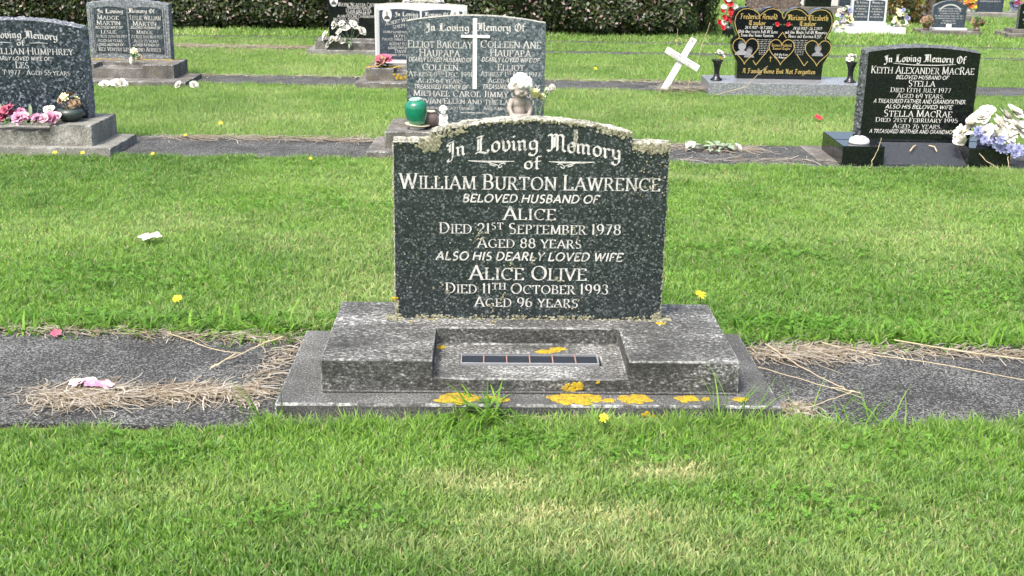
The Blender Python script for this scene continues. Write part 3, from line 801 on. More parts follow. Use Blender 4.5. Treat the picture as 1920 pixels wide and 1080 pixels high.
    for _ in range(34):
        x = random.uniform(-.4, .4); 
        for _ in range(random.randint(2, 8)): crust(lb, x + random.gauss(0, .012), -.0016, random.uniform(0.002, .01), random.uniform(.002, .005))
    for _ in range(90):    # flecks scattered on the face, thickest low down and at the right
        x = random.uniform(-.4, .4); z = abs(random.gauss(0, .2)) + .01
        if z < .55: crust(lb, x, -.0024, z, random.uniform(.0008, .003))
    for _ in range(70): crust(lb, random.gauss(.36, .04) if random.random() < .99 else 0, -.0024, random.uniform(.4, .55), random.uniform(.001, .0032))
    for cx, cz in ((-.16, .28), (-.155, .268), (.02, .2), (.09, .13), (-.05, .185), (.13, .281), (.35, .43), (.375, .44), (-.27, .1), (-.08, .07), (.14, .045), (-.12, .045)):
        for _ in range(6): crust(lb, cx + random.gauss(0, .012), -.0026, cz + random.gauss(0, .01), random.uniform(.002, .0045))
    lb.v = [p if abs(p[0]) < .4225 else (math.copysign(.4225, p[0]), p[1], p[2]) for p in lb.v]
    tag(lb.build('lichen_crust', M['lichen_green'], hs, merge=False), 'grey green lichen crusted on rim and lettering', kind='stuff')
    # white streak running from the top edge
    ws = MB(); stroke(ws, [(.131, .605), (.133, .585), (.129, .555), (.13, .54)], [.012, .014, .009, .004], -.0032)
    ws.build('white_streak', M['lichen_edge'], hs, merge=False)
    # mossy crust on the plinth at the foot of the stone
    fl = MB()
    for s in (-1, 1):
        for _ in range(45): crust(fl, .0094 + s * (.425 + random.gauss(0, .014)), .455 + random.gauss(0, .014), .1465, random.uniform(.003, .008), 'z', .004)
    for _ in range(110): crust(fl, random.uniform(-.4, .42), .452 + random.gauss(0, .004), .1465, random.uniform(.002, .006), 'z', .003)
    tag(fl.build('lichen_fringe', M['lichen_green'], g, merge=False), kind='stuff')
    # orange rosettes
    def ros(x, y, z, r, asp=.7, nrm='z', n=14):
        b = MB(); 
        for _ in range(n):
            a = random.uniform(0, 6.28); q = math.sqrt(random.random()) * r * .8
            crust(b, x + q * math.cos(a), y + (q * math.sin(a) * asp if nrm == 'z' else 0), z + (q * math.sin(a) * asp if nrm == 'y' else 0), r * random.uniform(.22, .5), nrm, .0022, 12, .8, .3)
        tag(b.build('orange_lichen_patch', M['lichen_orange'], g, merge=False))
    for (x, y, r) in ((-.215, .045, .052), (-.17, .05, .03), (-.105, .05, .018), (-.08, .035, .022), (.135, .05, .062), (.225, .035, .02), (.305, .045, .043), (.46, .048, .033), (.508, .05, .014), (.61, .05, .02)):
        ros(x, y, .0455, r * 1.12, .68, n=18)
    for (x, z, r) in ((.14, .062, .022), (.12, .06, .02), (.2, .08, .008)): ros(x, .0868, z, r, .8, 'y', 9)
    ros(.426, .42, .147, .016); ros(-.3, .435, .147, .008, n=5); ros(-.1, .42, .147, .008, n=5); ros(-.36, .42, .147, .007, n=4)
    ros(.06, .31, .0905, .04, .35); ros(.1, .335, .0905, .025, .4); ros(-.272, .345, .0905, .022)
    ros(.33, -.0045, .01, .03, .6, 'y', 8)
    ros(-.412, .456, .2, .016, 1.2, 'y', 8)
    return g


main_grave()

# ------------------------------------------------------------------ gravestones behind
def humphrey():
    g = empty('gravestone', (-2.91, 6.74, 0), 0, 'blue-grey speckled gravestone cut off by the left picture edge, pink flowers on its plinth', 'gravestone')
    plinth(g, 1.16, .49, -.06, .05, M['concrete_pale'], name='base_slab')
    plinth(g, .916, .44, .048, .17, M['concrete_pale'], y0=.07, rec=(.215, .2, .13, None))
    FOOT.append((-3.49, -2.33, 6.73, 7.24))
    hs = headstone(g, arch_outline(.72, .53, .572, 18), .11, M['granite_blue'], M['granite_blue_rough'], rough=.009, bulge=.012, seed=4)
    hs.location = (0, .31, .17)
    I = lambda *a, **k: inscription(hs, *a, M['letter_grey'], **k)
    wp = lambda X: -.25 * X * X
    I('In Loving Memory', 'G', -.006, .468, .044, .445, warp=wp); I('of', 'G', -.002, .425, .034, .045)
    I('LILLIAN HUMPHREY', 'R', .07, .374, .0403, .47); I('DEARLY LOVED WIFE OF', 'I', -.008, .339, .0218, .344); I('LES', 'R', -.004, .293, .0406, .079)
    I('T 1977 - Aged 55 years', 'R', .075, .255, .0282, .4)
    for s in (-1, 1):
        o = MB(); stroke(o, [(s * .05, .44), (s * .1, .443), (s * .16, .441)], [.002, .005, .002], -.0012); o.build('scroll_ornament', M['letter_grey'], hs, merge=False)


def martin():
    g = empty('gravestone', (-3.28, 9.66, 0), .01, 'slate-grey gravestone carved as an open book, near the hedge at upper left', 'gravestone')
    plinth(g, 1.19, .56, -.06, .035, M['concrete_mid'], name='base_slab')
    plinth(g, .91, .45, .033, .146, M['concrete_mid'], y0=.2, rec=(.2, .2, .11, None), cx=0)
    FOOT.append((-3.88, -2.69, 9.65, 10.23))
    out = [(-.34, 0), (.34, 0), (.345, .46)]
    for i in range(1, 20):
        x = .345 - .69 * i / 20
        out.append((x, .46 + .03 * abs(math.sin(math.pi * x / .36)) * 0 + .035 * math.cos(x / .345 * math.pi / 2)))
    out.append((-.345, .46))
    hs = headstone(g, out, .1, M['granite_book_edge'], M['granite_blue_rough'], rough=.006, bulge=.006, seed=6)
    hs.location = (0, .56, .146)
    # two page panels with a curled lower edge, the spine between, page edges at the sides
    for s in (-1, 1):
        po = []
        x0, x1 = (.012, .285) if s > 0 else (-.285, -.012)
        for i in range(13): x = x0 + (x1 - x0) * i / 12; po.append((x, .05 + .014 * math.sin((abs(x) - .012) / .273 * math.pi)))
        for i in range(13): x = x1 - (x1 - x0) * i / 12; po.append((x, .425 + .016 * math.sin((abs(x) - .012) / .273 * math.pi)))
        b = MB(); b.prism(po, -.008, .001); b.build('page_panel', M['granite_book'], hs)
        for k in range(2):
            e = MB(); xe = s * (.295 + .018 * k); e.box(min(xe, xe + s * .009), max(xe, xe + s * .009), -.006 + .002 * k, .001, .04, .43); e.build('page_edge', M['granite_book_edge'], hs, bevel=.002)
    e = MB(); e.box(-.008, .008, -.01, .001, .05, .425); e.build('spine', M['granite_book_edge'], hs, bevel=.003)
    I = lambda *a, **k: inscription(hs, *a, M['letter'], y=-.008, **k)
    for a in [('In Loving', 'G', -0.145, 0.384, 0.036, 0.213), ('Memory Of', 'G', 0.120, 0.389, 0.036, 0.22), ('MADGE', 'R', -0.165, 0.331, 0.0355, 0.181), ('LESLIE WILLIAM', 'R', 0.15, 0.331, 0.04, 0.262),
              ('MARTIN', 'R', -0.165, 0.287, 0.0355, 0.200), ('MARTIN', 'R', 0.139, 0.283, 0.04, 0.200), ('BELOVED WIFE OF', 'I', -0.165, 0.256, 0.02, 0.23), ('BELOVED HUSBAND OF', 'I', 0.145, 0.258, 0.02, 0.25),
              ('LESLIE', 'R', -0.169, 0.215, 0.0312, 0.132), ('MADGE', 'R', 0.134, 0.216, 0.0312, 0.136), ('AT REST 26TH FEB 1977', 'R', -0.15, 0.18, 0.025, 0.26), ('AT REST 10TH NOV 1973', 'R', 0.15, 0.18, 0.027, 0.26),
              ('Aged 64 years', 'R', -0.163, 0.144, 0.0269, 0.210), ('Aged 75 years', 'R', 0.142, 0.144, 0.0269, 0.210), ('LOVED MOTHER OF', 'I', -0.165, 0.112, 0.0205, 0.224), ('LOVED FATHER OF', 'I', 0.14, 0.113, 0.0205, 0.22)]:
        I(*a)
    inscription(hs, 'Rex Ventry Leslie and Audrey', 'R', 0, .069, .034, .53, M['letter'], y=-.011)
    b = MB()
    for _ in range(90): crust(b, random.uniform(-.37, .4), .545 + random.gauss(0, .012), .147, random.uniform(.004, .014), 'z', .003)
    tag(b.build('lichen_fringe', M['lichen_orange'], g, merge=False), 'orange lichen along the foot of the stone', kind='stuff')


def haupapa():
    g = empty('gravestone', (-.245, 6.80, 0), -.01, 'pale grey granite gravestone bearing a tall white cross, right behind the foreground stone', 'gravestone')
    plinth(g, 1.235, .5, -.06, .045, M['concrete_mid'], name='base_slab')
    plinth(g, 1.04, .48, .043, .146, M['concrete_mid'], y0=.1, rec=(.24, .2, .1, None))
    FOOT.append((-.87, .38, 6.79, 7.32))
    hs = headstone(g, arch_outline(.83, .612, .65, 18), .09, M['granite_pale'], M['granite_pale_edge'], rough=.004, bulge=.002, seed=8)
    hs.location = (0, .4, .146)
    I = lambda *a, **k: inscription(hs, *a, M['letter'], **k)
    for a in [('In Loving', 'G', -0.171, 0.558, 0.045, 0.255), ('Memory Of', 'G', 0.149, 0.562, 0.048, 0.284), ('ELLIOT BARCLAY', 'R', -0.213, 0.458, 0.0441, 0.384), ('HAUPAPA', 'R', -0.216, 0.407, 0.0443, 0.244),
              ('DEARLY LOVED HUSBAND OF', 'I', -0.213, 0.376, 0.0254, 0.38), ('COLLEEN', 'R', -0.212, 0.325, 0.0382, 0.216), ('At rest 8^TH Dec. 1991', 'R', -0.212, 0.288, 0.0303, 0.384), ('Aged 64 years', 'R', -0.212, 0.248, 0.0288, 0.274),
              ('TREASURED FATHER OF', 'I', -0.209, 0.213, 0.0257, 0.327), ('COLLEEN ANE', 'R', 0.211, 0.464, 0.0440, 0.361), ('HAUPAPA', 'R', 0.210, 0.414, 0.0442, 0.244), ('DEARLY LOVED WIFE OF', 'I', 0.210, 0.382, 0.0254, 0.347),
              ('ELLIOT', 'R', 0.214, 0.331, 0.0382, 0.161), ('At rest 1^ST Nov. 1977', 'R', 0.212, 0.295, 0.0303, 0.361), ('Aged 46 years', 'R', 0.214, 0.255, 0.0288, 0.274), ('TREASURED MOTHER OF', 'I', 0.214, 0.219, 0.0257, 0.346),
              ('MICHAEL CAROL JIMMY GARRY', 'R', 0.006, 0.169, 0.0371, 0.764), ('Vivian Ellen and the late Lou', 'R', 0.003, 0.125, 0.0324, 0.707), ('GRANDAD AND GREAT GRANDAD', 'R', -0.157, 0.09, 0.017, 0.302), ('AND A MUCH', 'R', 0.13, 0.092, 0.017, 0.16)]:
        I(*a)
    o = MB(); o.box(-.017, .009, -.006, .0005, .216, .636); o.build('cross_shaft', M['white_paint'], hs, bevel=.0015)
    o = MB(); o.box(-.088, .084, -.008, .0003, .521, .537); o.build('cross_arm', M['white_paint'], hs, bevel=.0015)
    o = MB(); stroke(o, [(-.09, .072), (.06, .072)], .004, -.001); o.build('rule_line', M['letter'], hs, merge=False)


def portrait(parent, cx, cz, rx, rz, y, people=1, heart=False):
    """small printed portrait on an oval plaque: backdrop, rim, head and shoulders in plain tones"""
    o = MB(); n = 28
    o.prism([(cx + rx * 1.12 * math.cos(2 * math.pi * k / n), cz + rz * 1.1 * math.sin(2 * math.pi * k / n)) for k in range(n)], y - .005, y + .001)
    pq = o.build('portrait_plaque', M['white_marble'], parent)
    o = MB(); o.add([(cx + rx * .9 * math.cos(2 * math.pi * k / n), y - .0056, cz + rz * .9 * math.sin(2 * math.pi * k / n)) for k in range(n)], [tuple(range(n))]); o.build('picture', M['portrait_ground'], pq, merge=False)
    o = MB(); o.add([(cx + rx * .3 * math.cos(2 * math.pi * k / n), y - .0068, cz + rz * (.2 + .36 * math.sin(2 * math.pi * k / n))) for k in range(n)], [tuple(range(n))]); o.build('picture_head', M['portrait_mid'], pq, merge=False)
    o = MB(); o.add([(cx + rx * .72 * math.cos(math.pi * k / n), y - .0062, cz + rz * (-.72 + .6 * math.sin(math.pi * k / n))) for k in range(n + 1)], [tuple(range(n + 1))]); o.build('picture_coat', M['portrait_dark'], pq, merge=False)


def shepherd():
    g = empty('gravestone', (-.81, 9.73, 0), 0, 'white-framed book gravestone with oval portraits, half hidden behind the stone with a cross', 'gravestone')
    plinth(g, 1.0, .58, -.06, .045, M['concrete_mid'], name='base_slab')
    plinth(g, .86, .5, .043, .146, M['concrete_mid'], y0=.15, rec=(.2, .22, .1, None))
    FOOT.append((-1.31, -.31, 9.72, 10.32))
    out = [(-.39, 0), (.39, 0), (.392, .485)] + [(x, .485 + .02 * math.cos(x / .39 * 1.57)) for x in [.39 - .78 * i / 12 for i in range(1, 12)]] + [(-.392, .485)]
    hs = headstone(g, out, .09, M['white_marble'], M['granite_pale_edge'], rough=.004, bulge=.003, seed=10)
    hs.location = (0, .52, .146)
    for s in (-1, 1):
        b = MB(); x0, x1 = (.01, .352) if s > 0 else (-.352, -.01)
        b.prism([(x0, .035), (x1, .035)] + [(x1 + (x0 - x1) * i / 8, .44 + .014 * math.sin(math.pi * i / 8)) for i in range(9)], -.004, .001)
        b.build('page_panel', M['granite_slate'], hs)
        for k in range(2):
            e = MB(); xe = s * (.36 + .014 * k); e.box(min(xe, xe + s * .008), max(xe, xe + s * .008), -.005, .001, .03, .455); e.build('page_edge', M['white_marble'], hs, bevel=.002)
    # flower carving along the top
    for k in range(8):
        x = -.13 + .3 * k / 7
        b = MB(); bloom(b, (x, .03, .512 + .012 * math.sin(k * 2.1)), .024, (0, -.6, 1), 'rose'); b.build('carved_flower', M['white_marble'], hs, smooth=True, merge=False)
    b = MB(); b.tube([(-.15, .03, .5), (-.05, .028, .518), (.08, .028, .518), (.2, .03, .5)], .014, 8); b.build('carved_garland', M['granite_pale_edge'], hs, smooth=True)
    I = lambda *a, **k: inscription(hs, *a, M['letter'], y=-.004, **k)
    I('In Loving', 'G', -0.121, 0.395, 0.036, 0.19); I('Memory Of', 'G', 0.132, 0.397, 0.036, 0.2)
    I('ALBERT WILLIAM', 'R', -.16, .345, .034, .28, slope=.22); I('SHEPHERD', 'R', -.14, .305, .032, .2, slope=.2)
    for a in [('DEARLY LOVED HUSBAND OF', 'I', -0.175, 0.254, 0.0178, 0.291), ('JOYCE', 'R', -0.160, 0.219, 0.0268, 0.145), ('PASSED AWAY 5TH MAY', 'R', -0.18, 0.191, 0.0224, 0.296), ('AGED 62 YEARS', 'R', -0.179, 0.151, 0.0269, 0.182),
              ('LOVED FATHER OF', 'I', -0.173, 0.120, 0.0204, 0.214), ('DAVID', 'R', -0.166, 0.089, 0.0270, 0.109), ('A LOVER OF FLOWERS', 'I', -0.18, 0.061, 0.0170, 0.251)]:
        I(*a)
    portrait(hs, -.285, .405, .036, .052, -.004); portrait(hs, .29, .41, .036, .052, -.004)
    b = MB()
    for (cx, cy) in ((-.38, .24), (-.28, .25), (-.21, .26)):
        for _ in range(26): crust(b, cx + random.gauss(0, .03), cy + random.gauss(0, .03), .1465, random.uniform(.006, .016), 'z', .003)
    for _ in range(40): crust(b, random.uniform(-.2, .0), .149, random.uniform(.06, .1), random.uniform(.004, .014), 'y')
    tag(b.build('lichen_fringe', M['lichen_orange'], g, merge=False), 'orange lichen on the plinth', kind='stuff')


def caffery():
    g = empty('gravestone', (-1.62, 12.13, 0), 0, 'black gravestone standing against the hedge, white flowers before its lettering', 'gravestone')
    plinth(g, 1.0, .5, -.06, .04, M['concrete_pale'], name='base_slab')
    plinth(g, .84, .4, .038, .135, M['concrete_mid'], y0=.07, rec=(.2, .15, .1, None))
    FOOT.append((-2.12, -1.12, 12.12, 12.64))
    hs = headstone(g, arch_outline(.62, .66, .72, 14), .08, M['granite_black'], M['granite_black_rough'], rough=.004, seed=12)
    hs.location = (0, .31, .135)
    I = lambda *a, **k: inscription(hs, *a, M['letter'], **k)
    for a in [('WAYNE NGAHUIA CAFFERY', 'R', 0.008, 0.318, 0.04, 0.44), ('TREASURED SON OF', 'I', -0.001, 0.295, 0.0214, 0.247), ('Lilian and Peter', 'R', 0.001, 0.26, 0.0345, 0.263), ('LOVED BROTHER OF', 'I', -0.003, 0.238, 0.0214, 0.236),
              ('ALAN PAULINE CHARMAINE GIL', 'R', 0, 0.206, 0.03, 0.44), ('MICHAEL JEFFREY', 'R', -.13, 0.173, 0.03, 0.26), ('AND GRANDSON OF', 'R', -0.14, 0.146, 0.0215, 0.28), ('DIED 14 MAY', 'R', -.16, 0.119, 0.025, 0.2)]:
        I(*a)
    inscription(hs, 'In Loving Memory', 'G', 0, .5, .06, .45, M['letter'])
    portrait(hs, -.253, .375, .038, .056, 0)


def heart_pts(cx, z0, h, w, n=40):
    pts = []
    for k in range(n):
        t = 2 * math.pi * k / n
        x = 16 * math.sin(t) ** 3; z = 13 * math.cos(t) - 5 * math.cos(2 * t) - 2 * math.cos(3 * t) - math.cos(4 * t)
        pts.append((cx + x / 32 * w, z0 + (z + 17) / 29 * h))
    return pts


def inside(p, poly):
    r = False; n = len(poly)
    for i in range(n):
        a, b = poly[i], poly[i - 1]
        if (a[1] > p[1]) != (b[1] > p[1]) and p[0] < (b[0] - a[0]) * (p[1] - a[1]) / (b[1] - a[1]) + a[0]: r = not r
    return r


def taylor():
    g = empty('gravestone', (2.195, 9.68, 0), -.01, 'black gravestone shaped as joined hearts outlined in gold, on a grey granite base', 'gravestone')
    b = MB(); b.box(-.62, .63, 0, .47, -.06, .1); b.build('base_block', M['granite_silver'], g, bevel=.004)
    FOOT.append((1.57, 2.83, 9.66, 10.16))
    half = [(.352, 0), (.355, .13), (.40, .215), (.412, .28), (.395, .325), (.365, .345), (.395, .4), (.412, .47), (.405, .52), (.385, .556), (.35, .578), (.305, .583), (.26, .571), (.225, .548), (.205, .53),
            (.185, .55), (.15, .575), (.105, .585), (.06, .573), (.03, .548), (.012, .525)]
    out = half + [(0, .508)] + [(-x, z) for x, z in half[::-1]]
    hs = headstone(g, out, .1, M['granite_black'], M['granite_black'], rough=.0, seed=14, step=.02, rows=2)
    hs.location = (0, .27, .1)
    hearts = [heart_pts(-.297, .118, .212, .212), heart_pts(.002, .117, .209, .208), heart_pts(.303, .113, .209, .212)]
    def clip_line(pts, w=.006):
        o = MB()
        fine = []
        for a, c in zip(pts[:-1], pts[1:]):
            for k in range(6): fine.append((a[0] + (c[0] - a[0]) * k / 6, a[1] + (c[1] - a[1]) * k / 6))
        fine.append(pts[-1]); run = []
        for p in fine + [None]:
            if p is not None and not any(inside(p, h) for h in hearts): run.append(p)
            else:
                if len(run) > 1: stroke(o, run, w, -.0012)
                run = []
        o.build('gold_outline', M['gold'], hs, merge=False)
    q = .012
    contour = [(x - q if x > .02 else x, z - q * (1 if z > .4 else 0)) for x, z in half[5:]]
    clip_line([(.2, .114), (.36, .33)] + contour + [(0, .492)]); clip_line([(-x, z) for x, z in ([(.2, .114), (.36, .33)] + contour + [(0, .492)])])
    clip_line([(.2, .114), (.0, .385)]); clip_line([(-.2, .114), (.0, .385)])
    for h in hearts:
        o = MB(); stroke(o, h + [h[0]], .006, -.0022); o.build('gold_heart', M['gold'], hs, merge=False)
    # etched portraits in the outer hearts
    def face(cx, cz, r, mat=M['portrait_pale']):
        n = 20
        o = MB(); o.add([(cx + r * .8 * math.cos(2 * math.pi * k / n), -.0012, cz + r * math.sin(2 * math.pi * k / n)) for k in range(n)], [tuple(range(n))])
        o.add([(cx + r * 1.4 * math.cos(math.pi * k / n), -.0009, cz - r * 1.9 + r * 1.0 * math.sin(math.pi * k / n)) for k in range(n + 1)], [tuple(range(n + 1))])
        o.build('etched_portrait', mat, hs, merge=False)
        o = MB()      # collar, eyes and mouth as darker etching
        for (ex, ez, ew, eh) in ((-.28, .08, .17, .06), (.28, .08, .17, .06), (0, -.45, .25, .05), (0, -.18, .08, .1)):
            o.add([(cx + r * (ex - ew), -.0018, cz + r * (ez - eh)), (cx + r * (ex + ew), -.0018, cz + r * (ez - eh)), (cx + r * (ex + ew), -.0018, cz + r * (ez + eh)), (cx + r * (ex - ew), -.0018, cz + r * (ez + eh))], [(0, 1, 2, 3)])
        o.add([(cx - r * .5, -.0019, cz - r * .95), (cx, -.0019, cz - r * 1.5), (cx + r * .5, -.0019, cz - r * .95), (cx + r * .3, -.0019, cz - r * .8), (cx - r * .3, -.0019, cz - r * .8)], [(0, 1, 2, 3, 4)])
        o.build('etched_features', M['portrait_mid'], hs, merge=False)
        o = MB()
        o.add([(cx + r * .85 * math.cos(math.pi * (-.05 + 1.1 * k / n)), -.0016, cz + r * .25 + r * .85 * math.sin(math.pi * (-.05 + 1.1 * k / n))) for k in range(n + 1)] + [(cx - r * .3, -.0016, cz + r * .5), (cx + r * .2, -.0016, cz + r * .55)], [tuple(range(n + 3))])
        o.build('etched_hair', M['portrait_dark'], hs, merge=False)
    face(-.325, .27, .04); face(-.262, .232, .03, M['portrait_grey']); face(.303, .26, .034, M['portrait_grey'])
    # roses between the names
    for x in (-.05, .04):
        o = MB(); bloom(o, (x, -.003, .448), .018, (0, -1, .1), 'rose'); o.build('painted_rose', M['petal_red'], hs, merge=False)
        o = MB()
        for s in (-1, 1): o.add([(x + s * .018, -.001, .446), (x + s * .03, -.001, .454), (x + s * .042, -.001, .446), (x + s * .03, -.001, .44)], [(0, 1, 2, 3)])
        o.build('painted_leaf', M['leaf'], hs, merge=False)
    G = lambda *a, **k: inscription(hs, *a, M['gold'], **k)
    Wt = lambda *a, **k: inscription(hs, *a, M['letter'], **k)
    G('Frederick Arnold', 'G', -0.207, 0.487, 0.044, 0.302, weight=1.1); G('Taylor', 'G', -0.217, 0.438, 0.0386, 0.136, weight=1.1); G('Miriama Elizabeth', 'G', 0.196, 0.483, 0.044, 0.333, weight=1.1); G('Taylor', 'G', 0.198, 0.438, 0.0386, 0.132, weight=1.1)
    Wt('24.11.1937 - 18.7.2002', 'I', -0.201, 0.408, 0.0225, 0.224); Wt('24.10.1933 - 26.3.1977', 'I', 0.2, 0.407, 0.0225, 0.237)
    Wt('With Our Hearts Full Of Love', 'G', -0.205, 0.374, 0.0255, 0.325); Wt('and Our Minds Full Of Memories', 'G', 0.19, 0.374, 0.0255, 0.345); Wt('From Our Home Reunion.', 'G', -0.207, 0.344, 0.0255, 0.273); Wt('Shane and Corrina R.I.P.', 'G', 0.185, 0.342, 0.0255, 0.277)
    G('Terence Frederick', 'G', .0, 0.267, 0.026, 0.165); G('Samuel Taylor', 'G', .0, 0.242, 0.0217, 0.145); G('A Family Gone But Not Forgotten', 'G', -0.005, 0.046, 0.04, 0.604, weight=1.1)
    Wt('With Our Love', 'G', .0, .195, .018, .11); Wt('Our Mokopuna', 'G', .0, .172, .018, .1)
    for s in (-1, 1):      # verses too fine to read: rows of small script
        for k in range(9):
            Wt('on our on on' if k % 2 else 'no nu our no', 'G', s * .148 + s * .002 * (k % 3), .318 - .0145 * k, .0085, (.12, .11, .1, .105, .09, .085, .075, .07, .06)[k])
    o = MB(); stroke(o, [(-.083, .19), (-.083, .145)], .005, -.001); stroke(o, [(-.096, .176), (-.07, .176)], .005, -.0013); o.build('gold_cross', M['gold'], hs, merge=False)


def macrae():
    g = empty('gravestone', (2.406, 6.84, 0), .0, 'polished black gravestone with rock-cut edges and white lettering, at right', 'gravestone')
    b = MB(); b.box(-.49, .49, .2, .47, -.06, .12); b.build('base_block', M['granite_black'], g, bevel=.003)
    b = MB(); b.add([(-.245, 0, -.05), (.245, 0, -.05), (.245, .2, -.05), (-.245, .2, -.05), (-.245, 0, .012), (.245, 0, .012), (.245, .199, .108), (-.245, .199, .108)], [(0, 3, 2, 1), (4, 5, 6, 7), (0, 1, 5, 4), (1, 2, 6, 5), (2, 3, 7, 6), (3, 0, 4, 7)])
    b.build('sloping_panel', M['granite_sky_grey'], g)
    for s in (-1, 1):
        b = MB(); x0, x1 = sorted((s * .49, s * .2465)); b.box(x0, x1, -.01, .199, -.06, .118); b.build('vase_block', M['granite_black'], g, bevel=.003)
    FOOT.append((1.9, 2.91, 6.82, 7.33))
    b = MB(); b.box(-.6, .6, .1, .6, -.05, .006); b.build('footing', M['concrete_mid'], g)
    out = arch_outline(.66, .515, .545, 16)
    hs = headstone(g, out, .15, M['granite_black'], M['granite_black_rough'], rough=.01, bulge=.008, seed=16, rows=8)
    hs.location = (0, .225, .12)
    I = lambda *a, **k: inscription(hs, *a, M['letter'], **k)
    I('In Loving Memory Of', 'G', 0.005, 0.462, 0.044, 0.477, warp=lambda X: -.15 * X * X)
    for a in [('Keith Alexander MacRae', 'R', 0.0, 0.392, 0.044, 0.608), ('BELOVED HUSBAND OF', 'I', 0.001, 0.361, 0.0219, 0.309), ('STELLA', 'R', 0.003, 0.318, 0.0377, 0.158), ('DIED 13TH JULY 1977', 'R', 0.002, 0.283, 0.0283, 0.358),
              ('Aged 69 years.', 'R', 0.006, 0.249, 0.0284, 0.282), ('A TREASURED FATHER AND GRANDFATHER.', 'I', 0.005, 0.218, 0.0235, 0.552), ('ALSO HIS BELOVED WIFE', 'I', 0.001, 0.186, 0.023, 0.397), ('Stella MacRae', 'R', 0.002, 0.137, 0.042, 0.408),
              ('DIED 21ST FEBRUARY 1995', 'R', -0.001, 0.105, 0.0265, 0.491), ('Aged 76 years.', 'R', 0.007, 0.067, 0.0289, 0.294), ('A TREASURED MOTHER AND GRANDMOTHER', 'I', 0.004, 0.038, 0.0225, 0.563)]:
        I(*a)
    o = MB(); stroke(o, [(-.18, .452), (-.06, .444), (.08, .444), (.19, .45)], [.002, .005, .005, .002], -.0012); o.build('rule_line', M['letter'], hs, merge=False)


humphrey(); martin(); haupapa(); shepherd(); caffery(); taylor(); macrae()

# ------------------------------------------------------------------ far gravestones at upper right
def text_rows(hs, n, z0, dz, widths, h, mat, y=0.0, cx=0.0):
    for k in range(n):
        inscription(hs, 'IN MEMORIAM AND AT REST'[:max(5, int(widths[k % len(widths)] * 60))], 'R', cx, z0 - dz * k, h, widths[k % len(widths)], mat, y=y)


